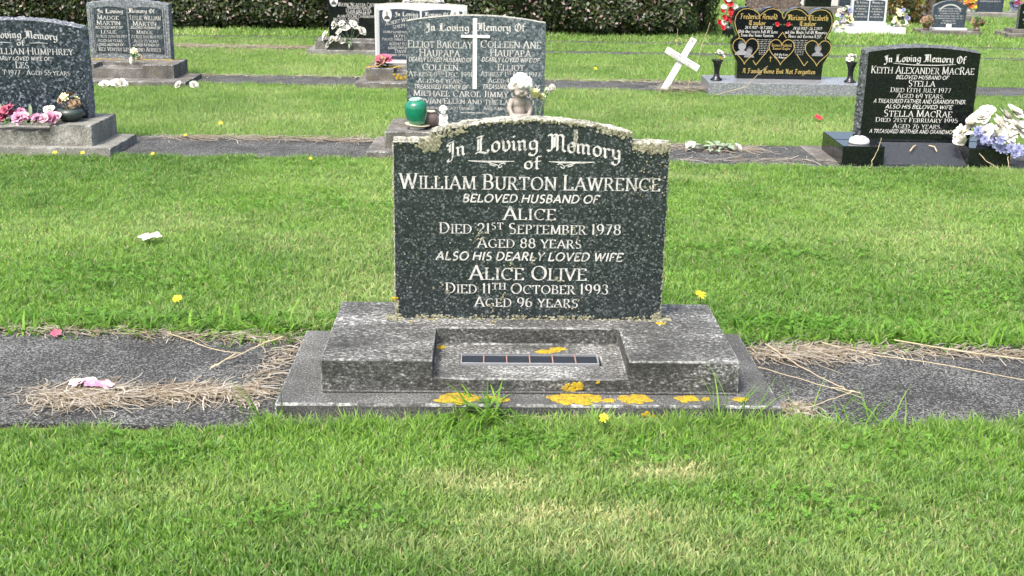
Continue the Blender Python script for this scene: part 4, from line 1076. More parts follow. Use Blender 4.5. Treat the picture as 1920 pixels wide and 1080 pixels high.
def far_graves():
    # open book with white frame
    g = empty('gravestone', (4.55, 15.5, 0), -.02, 'small white-edged book gravestone on a white base between two bouquets', 'gravestone')
    b = MB(); b.box(-.45, .45, 0, .4, -.06, .075); b.build('base_block', M['white_marble'], g, bevel=.004)
    b = MB(); b.box(-.23, .23, .12, .36, .0755, .115); b.build('plinth', M['white_marble'], g, bevel=.004)
    FOOT.append((4.1, 5.0, 15.48, 15.92))
    hs = headstone(g, arch_outline(.455, .31, .32, 10), .07, M['white_marble'], M['white_marble'], rough=.001, seed=20, step=.03, rows=3); hs.location = (0, .18, .115)
    for s in (-1, 1):
        x0, x1 = (.008, .2) if s > 0 else (-.2, -.008)
        b = MB(); b.prism([(x0, .022), (x1, .022)] + [(x1 + (x0 - x1) * i / 6, .275 + .012 * math.sin(math.pi * i / 6)) for i in range(7)], -.004, .001); b.build('page_panel', M['granite_slate'], hs)
        inscription(hs, 'In Loving' if s < 0 else 'Memory of', 'G', s * .1, .243, .026, .14, M['letter'], y=-.004)
        text_rows(hs, 5, .2, .034, (.17, .13, .16, .09, .16), .018, M['letter'], -.004, s * .105)
    # blue arched stone
    g = empty('gravestone', (5.59, 15.5, 0), -.02, 'small slate-blue arched gravestone with a brown stone standing behind it', 'gravestone')
    b = MB(); b.box(-.38, .38, 0, .4, -.06, .04); b.build('base_slab', M['concrete_mid'], g, bevel=.006)
    b = MB(); b.box(-.23, .23, .1, .3, .0405, .07); b.build('plinth', M['white_marble'], g, bevel=.004)
    FOOT.append((5.2, 5.98, 15.48, 15.9))
    hs = headstone(g, arch_outline(.42, .27, .34, 12), .07, M['granite_slate'], M['granite_book_edge'], rough=.002, seed=22, step=.03, rows=3); hs.location = (0, .16, .07)
    o = MB(); stroke(o, arc(0, .16, .15, .13, 150, 30, 10), .018, -.0012); o.build('arched_line', M['letter_grey'], hs, merge=False)
    text_rows(hs, 7, .232, .031, (.31, .29, .24, .37, .35, .16, .2), .019, M['letter_grey'])
    b = MB(); b.box(-.035, .035, .13, .15, .0705, .115); b.build('white_ornament', M['white_paint'], g, bevel=.008)
    # brown stone behind it
    g = empty('gravestone', (6.25, 17.6, 0), 0, 'plain brown stone slab rising behind the slate-blue arched gravestone', 'gravestone')
    hs = headstone(g, arch_outline(.5, .62, .66, 10), .12, M['brown_stone'], M['brown_stone'], rough=.008, seed=24, step=.03, rows=4); hs.location = (0, .1, .08)
    b = MB(); b.box(-.36, .36, 0, .35, -.06, .08); b.build('base_slab', M['concrete_mid'], g, bevel=.006)
    FOOT.append((5.8, 6.7, 17.6, 18))
    # black stone at right picture edge
    g = empty('gravestone', (6.62, 15.2, 0), .02, 'black gravestone cut off by the right picture edge, upper corner', 'gravestone')
    b = MB(); b.box(-.42, .42, 0, .45, -.06, .045); b.build('base_slab', M['concrete_mid'], g, bevel=.006)
    b = MB(); b.box(-.32, .32, .12, .4, .0455, .09); b.build('plinth', M['concrete_mid'], g, bevel=.006)
    FOOT.append((6.18, 7.05, 15.2, 15.7))
    hs = headstone(g, arch_outline(.5, .3, .36, 10), .07, M['granite_black'], M['granite_black_rough'], rough=.003, seed=26, step=.03, rows=3); hs.location = (.02, .2, .09)
    text_rows(hs, 5, .24, .045, (.36, .42, .3, .4), .024, M['letter'])
    # green-black stone with bright flowers, further back
    g = empty('gravestone', (7.3, 18.5, 0), -.02, 'green-black gravestone at top right between orange and purple flowers', 'gravestone')
    b = MB(); b.box(-.42, .42, 0, .5, -.06, .06); b.build('base_slab', M['concrete_pale'], g, bevel=.006)
    hs = headstone(g, arch_outline(.4, .6, .66, 10), .08, M['granite_slate'], M['granite_black_rough'], rough=.003, seed=28, step=.03, rows=3); hs.location = (0, .25, .06)
    text_rows(hs, 6, .4, .05, (.3, .33, .24, .3), .026, M['letter_grey'])
    FOOT.append((6.86, 7.74, 18.48, 19.02))
    # brown boulder stone + black stone behind the hearts
    g = empty('gravestone', (4.05, 18.8, 0), 0, 'rough brown gravestone rising behind the left lobes of the heart stone', 'gravestone')
    hs = headstone(g, arch_outline(.78, .75, .85, 12), .25, M['brown_stone'], M['brown_stone'], rough=.03, bulge=.03, seed=30, step=.03, rows=5); hs.location = (-.05, .05, .05)
    b = MB(); b.box(-.6, .5, 0, .45, -.06, .05); b.build('base_slab', M['concrete_mid'], g, bevel=.006)
    FOOT.append((3.4, 4.6, 18.78, 19.3))
    g = empty('gravestone', (4.72, 18.6, 0), 0, 'black gravestone with white lettering showing above the right lobes of the heart stone', 'gravestone')
    hs = headstone(g, arch_outline(.4, .7, .75, 10), .09, M['granite_black'], M['granite_black_rough'], rough=.003, seed=32, step=.03, rows=3); hs.location = (-.08, .1, .1)
    text_rows(hs, 10, .62, .05, (.26, .3, .22, .28), .026, M['letter_grey'])
    b = MB(); b.box(-.34, .34, 0, .4, -.06, .1); b.build('base_slab', M['concrete_mid'], g, bevel=.006)
    FOOT.append((4.35, 5.08, 18.58, 19.02))
    # small plain dark stone
    g = empty('gravestone', (5.22, 19.2, 0), 0, 'small plain dark-blue gravestone left of the white-edged book stone, before the white wall', 'gravestone')
    hs = headstone(g, arch_outline(.2, .55, .58, 8), .08, M['granite_slate'], M['granite_slate'], rough=.002, seed=34, step=.03, rows=2); hs.location = (0, .08, .06)
    b = MB(); b.box(-.2, .2, 0, .3, -.06, .06); b.build('base_slab', M['concrete_mid'], g, bevel=.006)
    FOOT.append((5, 5.45, 19.2, 19.5))
    # white plastered walls
    for (x0, x1, y, lab) in ((4.6, 5.75, 20.0, 'long white plastered wall at the top edge behind the book gravestone'), (7.0, 7.6, 20.6, 'short white plastered wall at top right behind the green-black gravestone')):
        g = empty('low_wall', ((x0 + x1) / 2, y, 0), 0, lab, 'wall'); w = (x1 - x0) / 2
        b = MB(); b.box(-w, w, 0, .2, -.06, .9); b.build('wall', M['white_plaster'], g, bevel=.01)
        b = MB(); b.box(-w - .03, w + .03, -.03, .23, .9005, .96); b.build('coping', M['white_plaster'], g, bevel=.01)
    # grey kerbs of a grave plot
    g = empty('grave_kerb', (6.05, 18.6, 0), 0, 'low grey concrete kerb around a grave plot, beyond the brown stone', 'kerb')
    for nm, bx_ in (('front_kerb', (-.45, .45, 0, .12)), ('back_kerb', (-.45, .45, 1.4, 1.52)), ('side_kerb', (-.45, -.33, .121, 1.399)), ('side_kerb', (.33, .45, .121, 1.399))):
        b = MB(); b.box(*bx_, -.06, .1); b.build(nm, M['concrete_mid'], g, bevel=.008)
    b = MB(); b.box(-.3, .3, 1.0, 1.3, -.05, .28); b.build('headblock', M['concrete_mid'], g, bevel=.01)


far_graves()

# ------------------------------------------------------------------ leaning white cross
def white_cross():
    g = empty('white_cross', (1.20, 9.80, -0.03), 0, 'white wooden cross leaning to the right beside the heart gravestone', 'cross')
    g.rotation_euler = (R(-4), R(29), 0)
    b = MB(); b.box(-.026, .026, 0, .018, 0, .53); b.build('post', M['white_paint'], g, bevel=.002)
    b = MB(); b.box(-.155, .155, -.0185, -.0005, .314, .368); cb = b.build('crossbar', M['white_paint'], g, bevel=.002)
    inscription(cb, 'LOUISA MAY TE AROHA', 'R', 0, .343, .017, .26, M['portrait_mid'], y=-.0186); inscription(cb, 'WINIATA THOMAS', 'R', 0, .319, .017, .22, M['portrait_mid'], y=-.0186)
    pst = [o for o in g.children if o.name.startswith('post')][0]
    inscription(pst, 'R', 'R', 0, .495, .02, .016, M['portrait_dark'], y=0); inscription(pst, 'I', 'R', 0, .435, .02, .006, M['portrait_dark'], y=0)


white_cross()

# ------------------------------------------------------------------ vases, pots, figures
def vase_with_flowers(loc, label, kinds):
    g = empty('flower_vase', loc, 0, label, 'vase', 'black vases on the heart gravestone base')
    b = MB(); b.lathe([(.048, 0), (.05, .006), (.042, .014), (.026, .03), (.021, .06), (.024, .1), (.032, .135), (.045, .16), (.05, .166), (.046, .166), (.03, .14), (.02, .1)], 24); b.build('vase', M['black_plastic'], g, smooth=True)
    for (x, y, z, r, m, k) in kinds:
        s = MB(); s.tube([(x * .2, y * .2, .1), (x * .6, y * .6, .16), (x, y, z)], .0025, 5); s.build('stem', M['stem'], g)
        flower_part(g, (x, y, z), r, (x, -.03, .06), k, M[m])


vase_with_flowers((1.655, 9.82, .1), 'black flared vase left of the heart stone, holding white and yellow flowers', [(-.018, 0, .215, .012, 'petal_white', 'tulip'), (.012, -.01, .225, .028, 'petal_white', 'rose'), (.03, 0, .195, .03, 'petal_white', 'rose'), (.02, -.015, .178, .02, 'petal_yellow', 'rose')])
vase_with_flowers((2.755, 9.82, .1), 'black flared vase at right end of the heart stone base, holding white flowers', [(-.015, 0, .215, .022, 'petal_white', 'rose'), (-.02, -.01, .185, .03, 'petal_white', 'rose'), (.015, 0, .21, .018, 'petal_white', 'tulip'), (.025, 0, .2, .014, 'petal_white', 'tulip')])


def green_jar():
    g = empty('ginger_jar', (-.58, 7.02, .163), 0, 'glossy green ginger jar on the plinth behind the foreground stone', 'jar')
    g.rotation_euler = (0, R(-4), 0)
    b = MB(); b.lathe([(.03, .008), (.046, .011), (.058, .036), (.066, .07), (.069, .1), (.066, .126), (.055, .144), (.036, .151)], 32); b.build('jar_body', M['glaze_green'], g, smooth=True)
    b = MB(); b.lathe([(.034, .149), (.037, .152), (.037, .163), (.033, .165), (.03, .157)], 28); b.build('jar_rim', M['glaze_rim'], g, smooth=True)
    b = MB(); b.lathe([(.03, .003), (.074, .008), (.076, .012), (.03, .0078)], 32); s = b.build('saucer', M['saucer'], g, smooth=True); s.rotation_euler = (0, R(9), 0)
    b = MB(); b.lathe([(.044, -.017), (.048, -.012), (.042, -.002), (.04, .002)], 24); b.build('pot_foot', M['pot_white'], g, smooth=True)
    g = empty('round_pot', (-.51, 7.09, .147), 0, 'squat brown clay pot tucked behind the green jar', 'pot')
    b = MB(); b.lathe([(.028, 0), (.045, .012), (.055, .04), (.05, .068), (.032, .082), (.028, .088)], 28); b.build('pot_body', M['clay_brown'], g, smooth=True)
    b = MB(); b.lathe([(.028, .0882), (.034, .091), (.034, .096), (.028, .096), (.024, .09)], 24); b.build('pot_rim', M['saucer'], g, smooth=True)


green_jar()


def figure(name, loc, label, s, mat, hair_mat, rz=0, flowers=True):
    g = empty(name, loc, rz, label, 'figurine'); g.scale = (s, s, s)
    b = MB(); e = b.ell
    e((0, .02, .05), (.075, .065, .05)); e((0, .025, .11), (.056, .046, .065)); e((0, .02, .155), (.062, .044, .038)); e((0, .012, .19), (.026, .026, .025))
    for sx in (-1, 1):
        b.tube([(sx * .04, .01, .045), (sx * .085, -.045, .055), (sx * .075, -.055, .05), (sx * .005, -.085, .022)], [.036, .032, .03, .018], 10)
        e((sx * -.01, -.095, .018), (.028, .018, .014))
        b.tube([(sx * .056, .018, .165), (sx * .082, .0, .12), (sx * .06, -.035, .085), (sx * -.01, -.06, .088)], [.024, .021, .018, .014], 10)
        e((sx * -.018, -.064, .09), (.018, .013, .011))
    rot = Matrix.Rotation(R(24), 3, 'X')
    e((0, -.012, .235), (.046, .05, .05), 14, 10, rot); e((0, -.058, .219), (.011, .011, .01)); e((.02, -.048, .205), (.016, .014, .013)); e((-.02, -.048, .205), (.016, .014, .013)); e((0, -.046, .196), (.014, .012, .01))
    b.v = [(p[0] * (.7 if p[2] < .19 else 1), p[1], p[2]) for p in b.v]
    body = b.build('body', mat, g, smooth=True, merge=False)
    rm = body.modifiers.new('remesh', 'REMESH'); rm.mode = 'VOXEL'; rm.voxel_size = .005; rm.use_smooth_shade = True
    sm = body.modifiers.new('smooth', 'SMOOTH'); sm.iterations = 5
    b = MB()
    for k in range(90):
        a = random.uniform(0, 6.28); ph = random.uniform(0, 1.75); p = Vector((.05 * math.sin(ph) * math.cos(a), .052 * math.sin(ph) * math.sin(a), .053 * math.cos(ph)))
        if p.y < -.03 and p.z < .012: continue
        p = rot @ p + Vector((0, -.006, .243)); b.ell(p, random.uniform(.011, .018), 7, 5)
    b.build('hair', hair_mat, g, smooth=True, merge=False)
    return g


fg = figure('cherub_figurine', (.03, 6.98, .146), 'sitting clay cherub with white curly hair behind the foreground stone', 1.12, M['cherub'], M['cherub_hair'], R(8))
bq = empty('tulip_posy', (.13, 6.99, .147), 0, 'cream and white flower buds leaning beside the clay cherub', 'flowers')
for (x, y, z, r, k, m) in ((-.012, -.01, .2, .05, 'tulip', 'petal_cream'), (.048, -.01, .232, .034, 'tulip', 'petal_white'), (.07, 0, .25, .034, 'tulip', 'petal_white'), (.02, .01, .19, .03, 'tulip', 'petal_cream')):
    s = MB(); s.tube([(0, 0, .0), (x * .3, y, .1), (x, y, z)], .003, 5); s.build('stem', M['leaf_pale'], bq)
    flower_part(bq, (x, y, z), r, (x * 2 + .02, -.03, .1), k, M[m])
b = MB()
for k in range(6): leaf(b, (.01, 0, .04 + .03 * k), (math.cos(k * 2.2), math.sin(k * 2.2), .8), .07, .02); 
b.build('leaves', M['leaf_pale'], bq, merge=False)
figure('angel_figurine', (-.43, 7.11, .146), 'tiny white angel figurine beside the brown pot', .42, M['cherub_hair'], M['cherub_hair'])


def macrae_things():
    g = empty('flower_dome', (2.035, 6.93, .118), 0, 'white domed flower holder with holes on the black vase block', 'flower holder')
    prof = [(.012, .044), (.03, .041), (.048, .033), (.058, .02), (.06, .006), (.058, 0)][::-1]
    b = MB(); b.lathe(prof, 28); b.build('dome', M['white_paint'], g, smooth=True)
    for k in range(8):
        a = k * math.pi / 4 + .3; n = Vector((math.cos(a) * .41, math.sin(a) * .41, .91)).normalized()
        p = Vector((math.cos(a) * .042, math.sin(a) * .042, .0362)) + n * .0016
        t = n.orthogonal().normalized(); u = n.cross(t)
        b = MB(); b.add([p + (t * math.cos(q * .785) + u * math.sin(q * .785)) * .0065 for q in range(8)], [tuple(range(8))]); b.build('hole', M['hole'], g, merge=False)
    b = MB(); b.add([(math.cos(q * .785) * .007, math.sin(q * .785) * .007, .0452) for q in range(8)], [tuple(range(8))]); b.build('hole', M['hole'], g, merge=False)
    # big bouquet on the right-hand block
    g = empty('flower_bouquet', (2.775, 6.93, .118), 0, 'large bouquet of white roses and lilac blooms at the right picture edge', 'flowers')
    b = MB(); b.lathe([(.04, 0), (.045, .01), (.04, .05), (.05, .09)], 20); b.build('flower_holder', M['petal_lilac'], g, smooth=True)
    sp = random.Random(21)
    whites = [(-.14, -.05, .03, .05), (-.15, -.02, .085, .048), (-.1, -.03, .125, .05), (-.055, -.04, .175, .05), (-.02, -.02, .205, .045), (-.04, -.08, .1, .05), (.02, -.09, .07, .056), (.06, -.05, .13, .06), (.09, -.08, .085, .055), (.1, 0, .18, .055), (.14, -.02, .205, .05), (.15, -.07, .13, .055), (.2, -.05, .11, .055), (.215, 0, .175, .052), (.26, -.04, .13, .055), (.3, -.02, .16, .05), (.3, -.07, .08, .05)]
    for (x, y, z, r) in whites:
        s = MB(); s.tube([(0, 0, .06), (x * .5, y * .5, max(z * .5, .07)), (x, y, z)], .003, 5); s.build('stem', M['stem'], g)
        flower_part(g, (x, y, z - .01), r * 1.1, (x + sp.uniform(-.08, .08), y - .05, .1 + sp.uniform(-.04, .06)), sp.choice(('rose', 'fluffy', 'tulip')), M['petal_white'])
    for k in range(13):
        x = -.1 + .3 * k / 12 + random.uniform(-.01, .01); z = .075 - .11 * k / 12 + random.uniform(-.015, .03)
        flower_part(g, (x, -.11 + random.uniform(-.02, .01) - .02 * (k > 4), max(z, -.03)), .028, (random.uniform(-.4, .4), -1, .5), 'fluffy', M['petal_lilac'])
    b = MB()
    for k in range(26): leaf(b, (random.uniform(-.08, .22), random.uniform(-.04, .03), random.uniform(.03, .12)), (random.uniform(-1, 1), random.uniform(-.8, .4), .3), random.uniform(.05, .09), .025)
    b.build('leaves', M['leaf'], g, merge=False)
    for (x, k) in ((2.39, 0), (2.47, 1)):       # dead stalks on the sloping panel
        b = MB(); b.tube([(x, 6.99, .1), (x + (.02 if k else -.025), 6.95, .1), (x + (.03 if k else -.05), 6.93, .075)], .0035, 5)
        tag(b.build('dry_stalk', M['straw']), ('bent dry stalk on the sloping black panel, right one' if k else 'bent dry stalk on the sloping black panel, left one'), 'stalk', 'dry stalks on the black base')


macrae_things()


def humphrey_things():
    g = empty('flower_spray', (-2.86, 6.87, .17), 0, 'spray of pink cloth roses lying along the plinth at the left edge', 'flowers')
    sp = random.Random(11)
    for k in range(24):
        x = -.24 + .43 * k / 23 + sp.uniform(-.015, .015); y = sp.uniform(-.07, .03); r = sp.choice((.022, .028, .034, .04))
        z = .018 + .055 * sp.random() * math.sin(math.pi * min(1, (x + .3) / .5)) + r * .3
        m = 'petal_rose' if x < -.06 and sp.random() < .8 else sp.choice(('petal_pink', 'petal_pink', 'petal_blush'))
        flower_part(g, (x, y - .02, z), r, (sp.uniform(-.6, .6), sp.uniform(-1, -.3), sp.uniform(.3, 1)), sp.choice(('rose', 'rose', 'fluffy')), M[m])
    b = MB(); b.tube([(-.25, -.01, .02), (-.05, -.02, .012), (.16, -.03, .015)], .006, 6); b.build('stem', M['stem'], g)
    b = MB()
    for k in range(30): leaf(b, (random.uniform(-.2, .14), random.uniform(-.07, .02), random.uniform(.005, .03)), (random.uniform(-1, 1), random.uniform(-1, .3), .25), random.uniform(.05, .1), .035, .35)
    b.build('leaves', M['leaf'], g, merge=False)
    b = MB()
    for k in range(7): leaf(b, (-.14 + .035 * k, .0, .03), (random.uniform(-.4, .4), .1, 1), .09, .03, .1)
    b.build('pale_leaves', M['leaf_pale'], g, merge=False)
    g = empty('stone_bowl', (-2.625, 6.96, .17), 0, 'dark mottled bowl of dried flowers at the plinth corner, left', 'bowl')
    b = MB(); b.lathe([(.03, 0), (.05, .006), (.075, .03), (.082, .05), (.07, .07), (.045, .078), (.04, .07), (.03, .06)], 30); b.build('bowl', M['bowl'], g, smooth=True)
    for k in range(7):
        a = k * .9; x, y = .035 * math.cos(a), .035 * math.sin(a)
        s = MB(); s.tube([(x * .5, y * .5, .06), (x * 1.2, y * 1.2, .11)], .002, 5); s.build('stem', M['straw'], g)
        flower_part(g, (x * 1.3, y * 1.3, .108 + .02 * (k % 3)), .024, (x, y - .02, .03), 'fluffy', M[('petal_dry', 'petal_cream', 'petal_dry', 'petal_pink')[k % 4]])
    g = empty('flower_sprig', (-2.72, 6.92, .17), 0, 'pair of white blooms between pink roses and mottled bowl', 'flowers')
    for (x, z) in ((0, .07), (-.012, .03)): flower_part(g, (x, -.02, z), .034, (0, -.6, .8), 'rose', M['petal_white'])
    s = MB(); s.tube([(0, 0, .0), (0, -.01, .07)], .003, 5); s.build('stem', M['stem'], g)


humphrey_things()


def small_things():
    # martin: dried posy on plinth, two white cloth flowers on the ground
    g = empty('dried_posy', (-3.18, 9.95, .146), 0, 'small dried posy with a white ribbon at the book gravestone', 'flowers')
    b = MB(); b.tube([(0, 0, .004), (.0, .02, .05), (.01, .03, .1)], .005, 6); b.build('stem', M['stem'], g)
    for (x, z, m) in ((.005, .1, 'petal_cream'), (.03, .06, 'leaf_pale'), (.045, .045, 'petal_dry'), (.0, .07, 'leaf')): flower_part(g, (x, .01, z), .028, (.1, -.6, .6), 'fluffy', M[m])
    b = MB(); b.ell((-.012, -.03, .022), (.014, .012, .034)); b.build('ribbon', M['petal_white'], g, smooth=True)
    for (x, y, lab, rr) in ((-3.22, 9.6, 'white cloth flower lying before the book gravestone, larger one', .055), (-3.31, 9.58, 'white cloth flower lying before the book gravestone, smaller one at its left', .045)):
        g = empty('cloth_flower', (x, y, 0), 0, lab, 'flower', 'white cloth flowers before the book gravestone')
        flower_part(g, (0, 0, .015), rr, (.1, -.5, .8), 'rose', M['petal_white'])
        if rr > .05: flower_part(g, (.04, 0, .02), .045, (.5, -.6, .5), 'rose', M['petal_white'])
        b = MB(); b.tube([(0, .02, .01), (.04, .07, .006)], .003, 5); b.build('stem', M['stem'], g)
    g = empty('cloth_flower', (-2.72, 9.6, 0), 0, 'white cloth flower beside the slab corner of the book gravestone', 'flower')
    flower_part(g, (0, 0, .02), .035, (-.4, -.5, .6), 'rose', M['petal_white']); flower_part(g, (.11, .05, .012), .04, (.4, -.4, .5), 'rose', M['petal_white'])
    b = MB(); b.tube([(0, 0, .012), (.11, .05, .01)], .003, 5); b.build('stem', M['stem'], g)
    # shepherd: red bloom on the plinth corner
    g = empty('flower_pot', (-1.1, 9.98, .148), 0, 'crimson cloth rose in green leaves on plinth of the white-framed stone', 'flower')
    flower_part(g, (0, 0, .05), .075, (0, -.35, 1), 'rose', M['petal_rose']); flower_part(g, (-.02, -.03, .035), .06, (-.5, -.5, .6), 'rose', M['petal_dry'])
    b = MB()
    for k in range(14): leaf(b, (0, 0, .02), (math.cos(k * .9), math.sin(k * .9), .15), random.uniform(.07, .11), .04, .3)
    b.build('leaves', M['leaf'], g, merge=False)
    # caffery: bunch of white roses
    g = empty('flower_bouquet', (-1.7, 12.2, .1), 0, 'bunch of white roses in front of the black gravestone by the hedge', 'flowers')
    for (x, z, r) in ((-.22, .075, .055), (-.16, .04, .045), (-.1, .05, .045), (-.05, .03, .04), (-.2, -.01, .04), (-.13, .17, .035), (-.06, .2, .038), (-.02, .15, .045), (.05, .2, .042), (.075, .17, .036), (-.08, .12, .042), (.14, .13, .05), (-.14, .2, .03)):
        s = MB(); s.tube([(.02, .0, .015), (x * .5 + .01, 0, max(z * .5, .02)), (x, -.02, z)], .003, 5); s.build('stem', M['leaf_pale'], g)
        flower_part(g, (x, -.03, z), r, (x, -.1, .12), 'rose', M['petal_white'])
    b = MB()
    for k in range(16): leaf(b, (random.uniform(-.05, .08), -.02, random.uniform(.02, .08)), (random.uniform(-1, 1), -.4, random.uniform(-.3, 1)), .08, .02)
    b.build('leaves', M['leaf_pale'], g, merge=False)
    # red flowers at the hedge end
    g = empty('flower_stand', (2.6, 14.75, 0), 0, 'tall red and white flower arrangement at the right end of the hedge', 'flowers')
    b = MB(); b.lathe([(.07, 0), (.08, .02), (.075, .08), (.09, .12)], 18); b.build('pot', M['black_plastic'], g, smooth=True)
    for k in range(36):
        z = random.uniform(.1, .62); x = random.gauss(0, .05) - (.05 if z > .4 else 0); m = 'petal_white' if (random.random() < .25) else 'petal_red'
        flower_part(g, (x, -.06 + random.uniform(-.02, .03), z), .036, (random.uniform(-.6, .6), -1, .5), 'rose', M[m])
    b = MB(); b.tube([(0, 0, .1), (.0, 0, .35), (-.03, -.01, .6)], .012, 6)
    for k in range(20): leaf(b, (0, -.02, random.uniform(.1, .5)), (random.uniform(-1, 1), -.6, .4), .09, .035)
    b.build('leafy_stem', M['leaf'], g, merge=False)
    # bouquets flanking the far book stone
    for (x, lab, extra) in ((4.2, 'pale pink and lilac bouquet at the left of the white-edged book stone', 'petal_pink'), (4.93, 'cream and white bouquet at the right of the white-edged book stone', 'petal_cream')):
        g = empty('flower_bouquet', (x, 15.6, .075), 0, lab, 'flowers')
        b = MB(); b.lathe([(.04, 0), (.045, .02), (.04, .07)], 16); b.build('pot', M['pot_white'], g, smooth=True)
        for k in range(34):
            z = random.uniform(0, .23); w = .12 - .25 * z; m = random.choice(['petal_white', 'petal_white', 'petal_cream', 'petal_lilac', extra, 'leaf'])
            flower_part(g, (random.uniform(-w, w), -.06 + random.uniform(-.04, .04), z), random.uniform(.025, .04), (random.uniform(-1, 1), -1, .6), 'rose', M[m])
    for (x, lab) in ((5.28, 'round clump of dried brown blooms left of the slate-blue stone'), (5.93, 'ragged dried bunch right of the slate-blue stone')):
        g = empty('dried_bouquet', (x, 15.56, .04), 0, lab, 'flowers')
        b = MB(); b.lathe([(.035, 0), (.04, .015), (.035, .05)], 14); b.build('pot', M['clay_brown'], g, smooth=True)
        for k in range(26):
            a = random.uniform(0, 6.28); q = random.uniform(0, .075)
            flower_part(g, (q * math.cos(a), -.02, .1 + q * math.sin(a)), .03, (math.cos(a), -1, math.sin(a)), 'fluffy', M[random.choice(['petal_dry', 'petal_dry', 'leaf', 'petal_dry'])])
    for (x, ms, lab) in ((6.93, ('petal_orange', 'petal_yellow'), 'orange and yellow flowers left of the green-black stone'), (7.62, ('petal_lilac', 'petal_rose'), 'purple flowers right of the green-black stone')):
        g = empty('flower_bouquet', (x, 18.62, .06), 0, lab, 'flowers')
        b = MB(); b.lathe([(.05, 0), (.055, .02), (.05, .08)], 16); b.build('pot', M['pot_white'], g, smooth=True)
        for k in range(16): flower_part(g, (random.uniform(-.1, .1), -.05, random.uniform(.08, .3)), .05, (random.uniform(-1, 1), -1, .6), 'rose', M[random.choice(ms)])
        b = MB()
        for k in range(24): leaf(b, (0, 0, .08), (random.uniform(-1, 1), random.uniform(-1, .4), random.uniform(.2, 1.2)), random.uniform(.1, .2), .04)
        b.build('leaves', M['leaf'], g, merge=False)
    # leafy wreath remains on the second strip, petals, dandelions
    g = empty('fallen_spray', (1.23, 7.22, 0), .2, 'fallen spray of green leaves and white petals on the second concrete strip', 'leaves')
    b = MB()
    for k in range(22): leaf(b, (random.uniform(-.11, .12), random.uniform(-.05, .05), random.uniform(.01, .035)), (random.uniform(-1, 1), random.uniform(-1, 1), .25), random.uniform(.06, .1), .04, .3)
    b.build('leaves', M['leaf_pale'], g, merge=False)
    flower_part(g, (-.14, .02, .03), .035, (-.5, -.4, .7), 'rose', M['petal_white']); flower_part(g, (.15, -.01, .02), .03, (.5, -.5, .6), 'rose', M['petal_white'])
    g = empty('fallen_petals', (-1.56, 4.9, .02), 0, 'crumpled white petals lying on the lawn at left', 'petals')
    for (x, y) in ((-.02, 0), (.025, .01), (0, -.02)): flower_part(g, (x, y, .01), .024, (x * 10, -.3, 1), 'bits', M['petal_white'], 'petal_cluster')
    g = empty('fallen_petals', (-1.25, 3.27, .012), .2, 'crumpled pink and white petals on the straw by the foreground strip', 'petals')
    for (x, y, m) in ((-.035, .01, 'petal_blush'), (0, -.004, 'petal_pink'), (.03, -.015, 'petal_pink'), (.05, -.02, 'petal_blush'), (-.005, .02, 'petal_white'), (-.045, .015, 'petal_white')): flower_part(g, (x, y, .006), .021, (x * 6, -.2, 1), 'bits', M[m], 'petal_cluster')
    for (x, y, m, lab) in ((2.15, 8.37, 'petal_red', 'single red petal on the lawn left of the black gravestone'), (-1.52, 3.72, 'petal_rose', 'small crimson petal on straw at the far left of the foreground strip')):
        b = MB(); bloom(b, (x, y, .035 if y > 8 else .012), .03 if y > 8 else .018, (.2, -.5, 1), 'bits'); tag(b.build('fallen_petal', M[m], smooth=True, merge=False), lab, 'petal')
    D = [(-1.181, 3.969, .07, .024, 'dandelion flower in the grass edge left of the foreground stone'), (.693, 4.15, .06, .026, 'dandelion flower behind the right corner of the foreground plinth'), (.256, 2.99, .07, .02, 'dandelion flower in the front lawn before the concrete slab'),
         (-1.914, 7.666, .06, .03, 'dandelion flower in the lawn between book stone and grey cross stone'), (-2.07, 7.38, .03, .022, 'small dandelion near the second strip, right of the left-edge slab'), (-3.567, 9.75, .05, .03, 'dandelion before the slab of the book gravestone'),
         (-2.62, 6.66, .05, .026, 'dandelion below the left-edge slab, left one'), (-2.46, 6.66, .05, .026, 'dandelion below the left-edge slab, middle one'), (-2.08, 6.72, .04, .024, 'dandelion below the left-edge slab, right one by its corner'), (.73, 10.9, .06, .035, 'dandelion in far lawn right of the grey cross stone'), (-1.15, 6.6, .05, .02, 'dandelion by the second strip, left of the grey cross stone')]
    for (x, y, h, r, lab) in D:
        r *= .75 if y < 5 else .5
        g = empty('dandelion', (x, y, -.01), 0, lab, 'dandelion', 'dandelions in the lawns')
        s = MB(); s.tube([(0, 0, 0), (.004, .002, h * .5), (0, -.003, h)], .0018, 5); s.build('stem', M['stem'], g)
        flower_part(g, (0, -.003, h), r, (random.uniform(-.2, .2), -.55, 1), 'daisy', M['petal_yellow'])


small_things()

# ------------------------------------------------------------------ shrub and conifer far right
def leaf_cloud(n, fn, size, cols, seed):
    """quads scattered by fn(rng,n)->(P,outward normals); returns verts, faces, colours"""
    r = np.random.default_rng(seed)
    P, Nn = fn(r, n)
    n = len(P)
    d = Nn + r.normal(0, .55, (n, 3)); d /= np.linalg.norm(d, axis=1)[:, None]
    t = np.cross(d, r.normal(0, 1, (n, 3))); t /= np.linalg.norm(t, axis=1)[:, None]; u = np.cross(d, t)
    L_ = r.uniform(size[0], size[1], n)[:, None]; W_ = L_ * r.uniform(.4, .6, n)[:, None]
    V = np.stack([P - t * L_ * .5, P + u * W_ * .5 + d * L_ * .06, P + t * L_ * .5, P - u * W_ * .5 + d * L_ * .06], 1).reshape(-1, 3)
    ci = np.array(cols)[r.choice(len(cols), n, p=None)] * r.uniform(.7, 1.3, n)[:, None]
    return V, ci


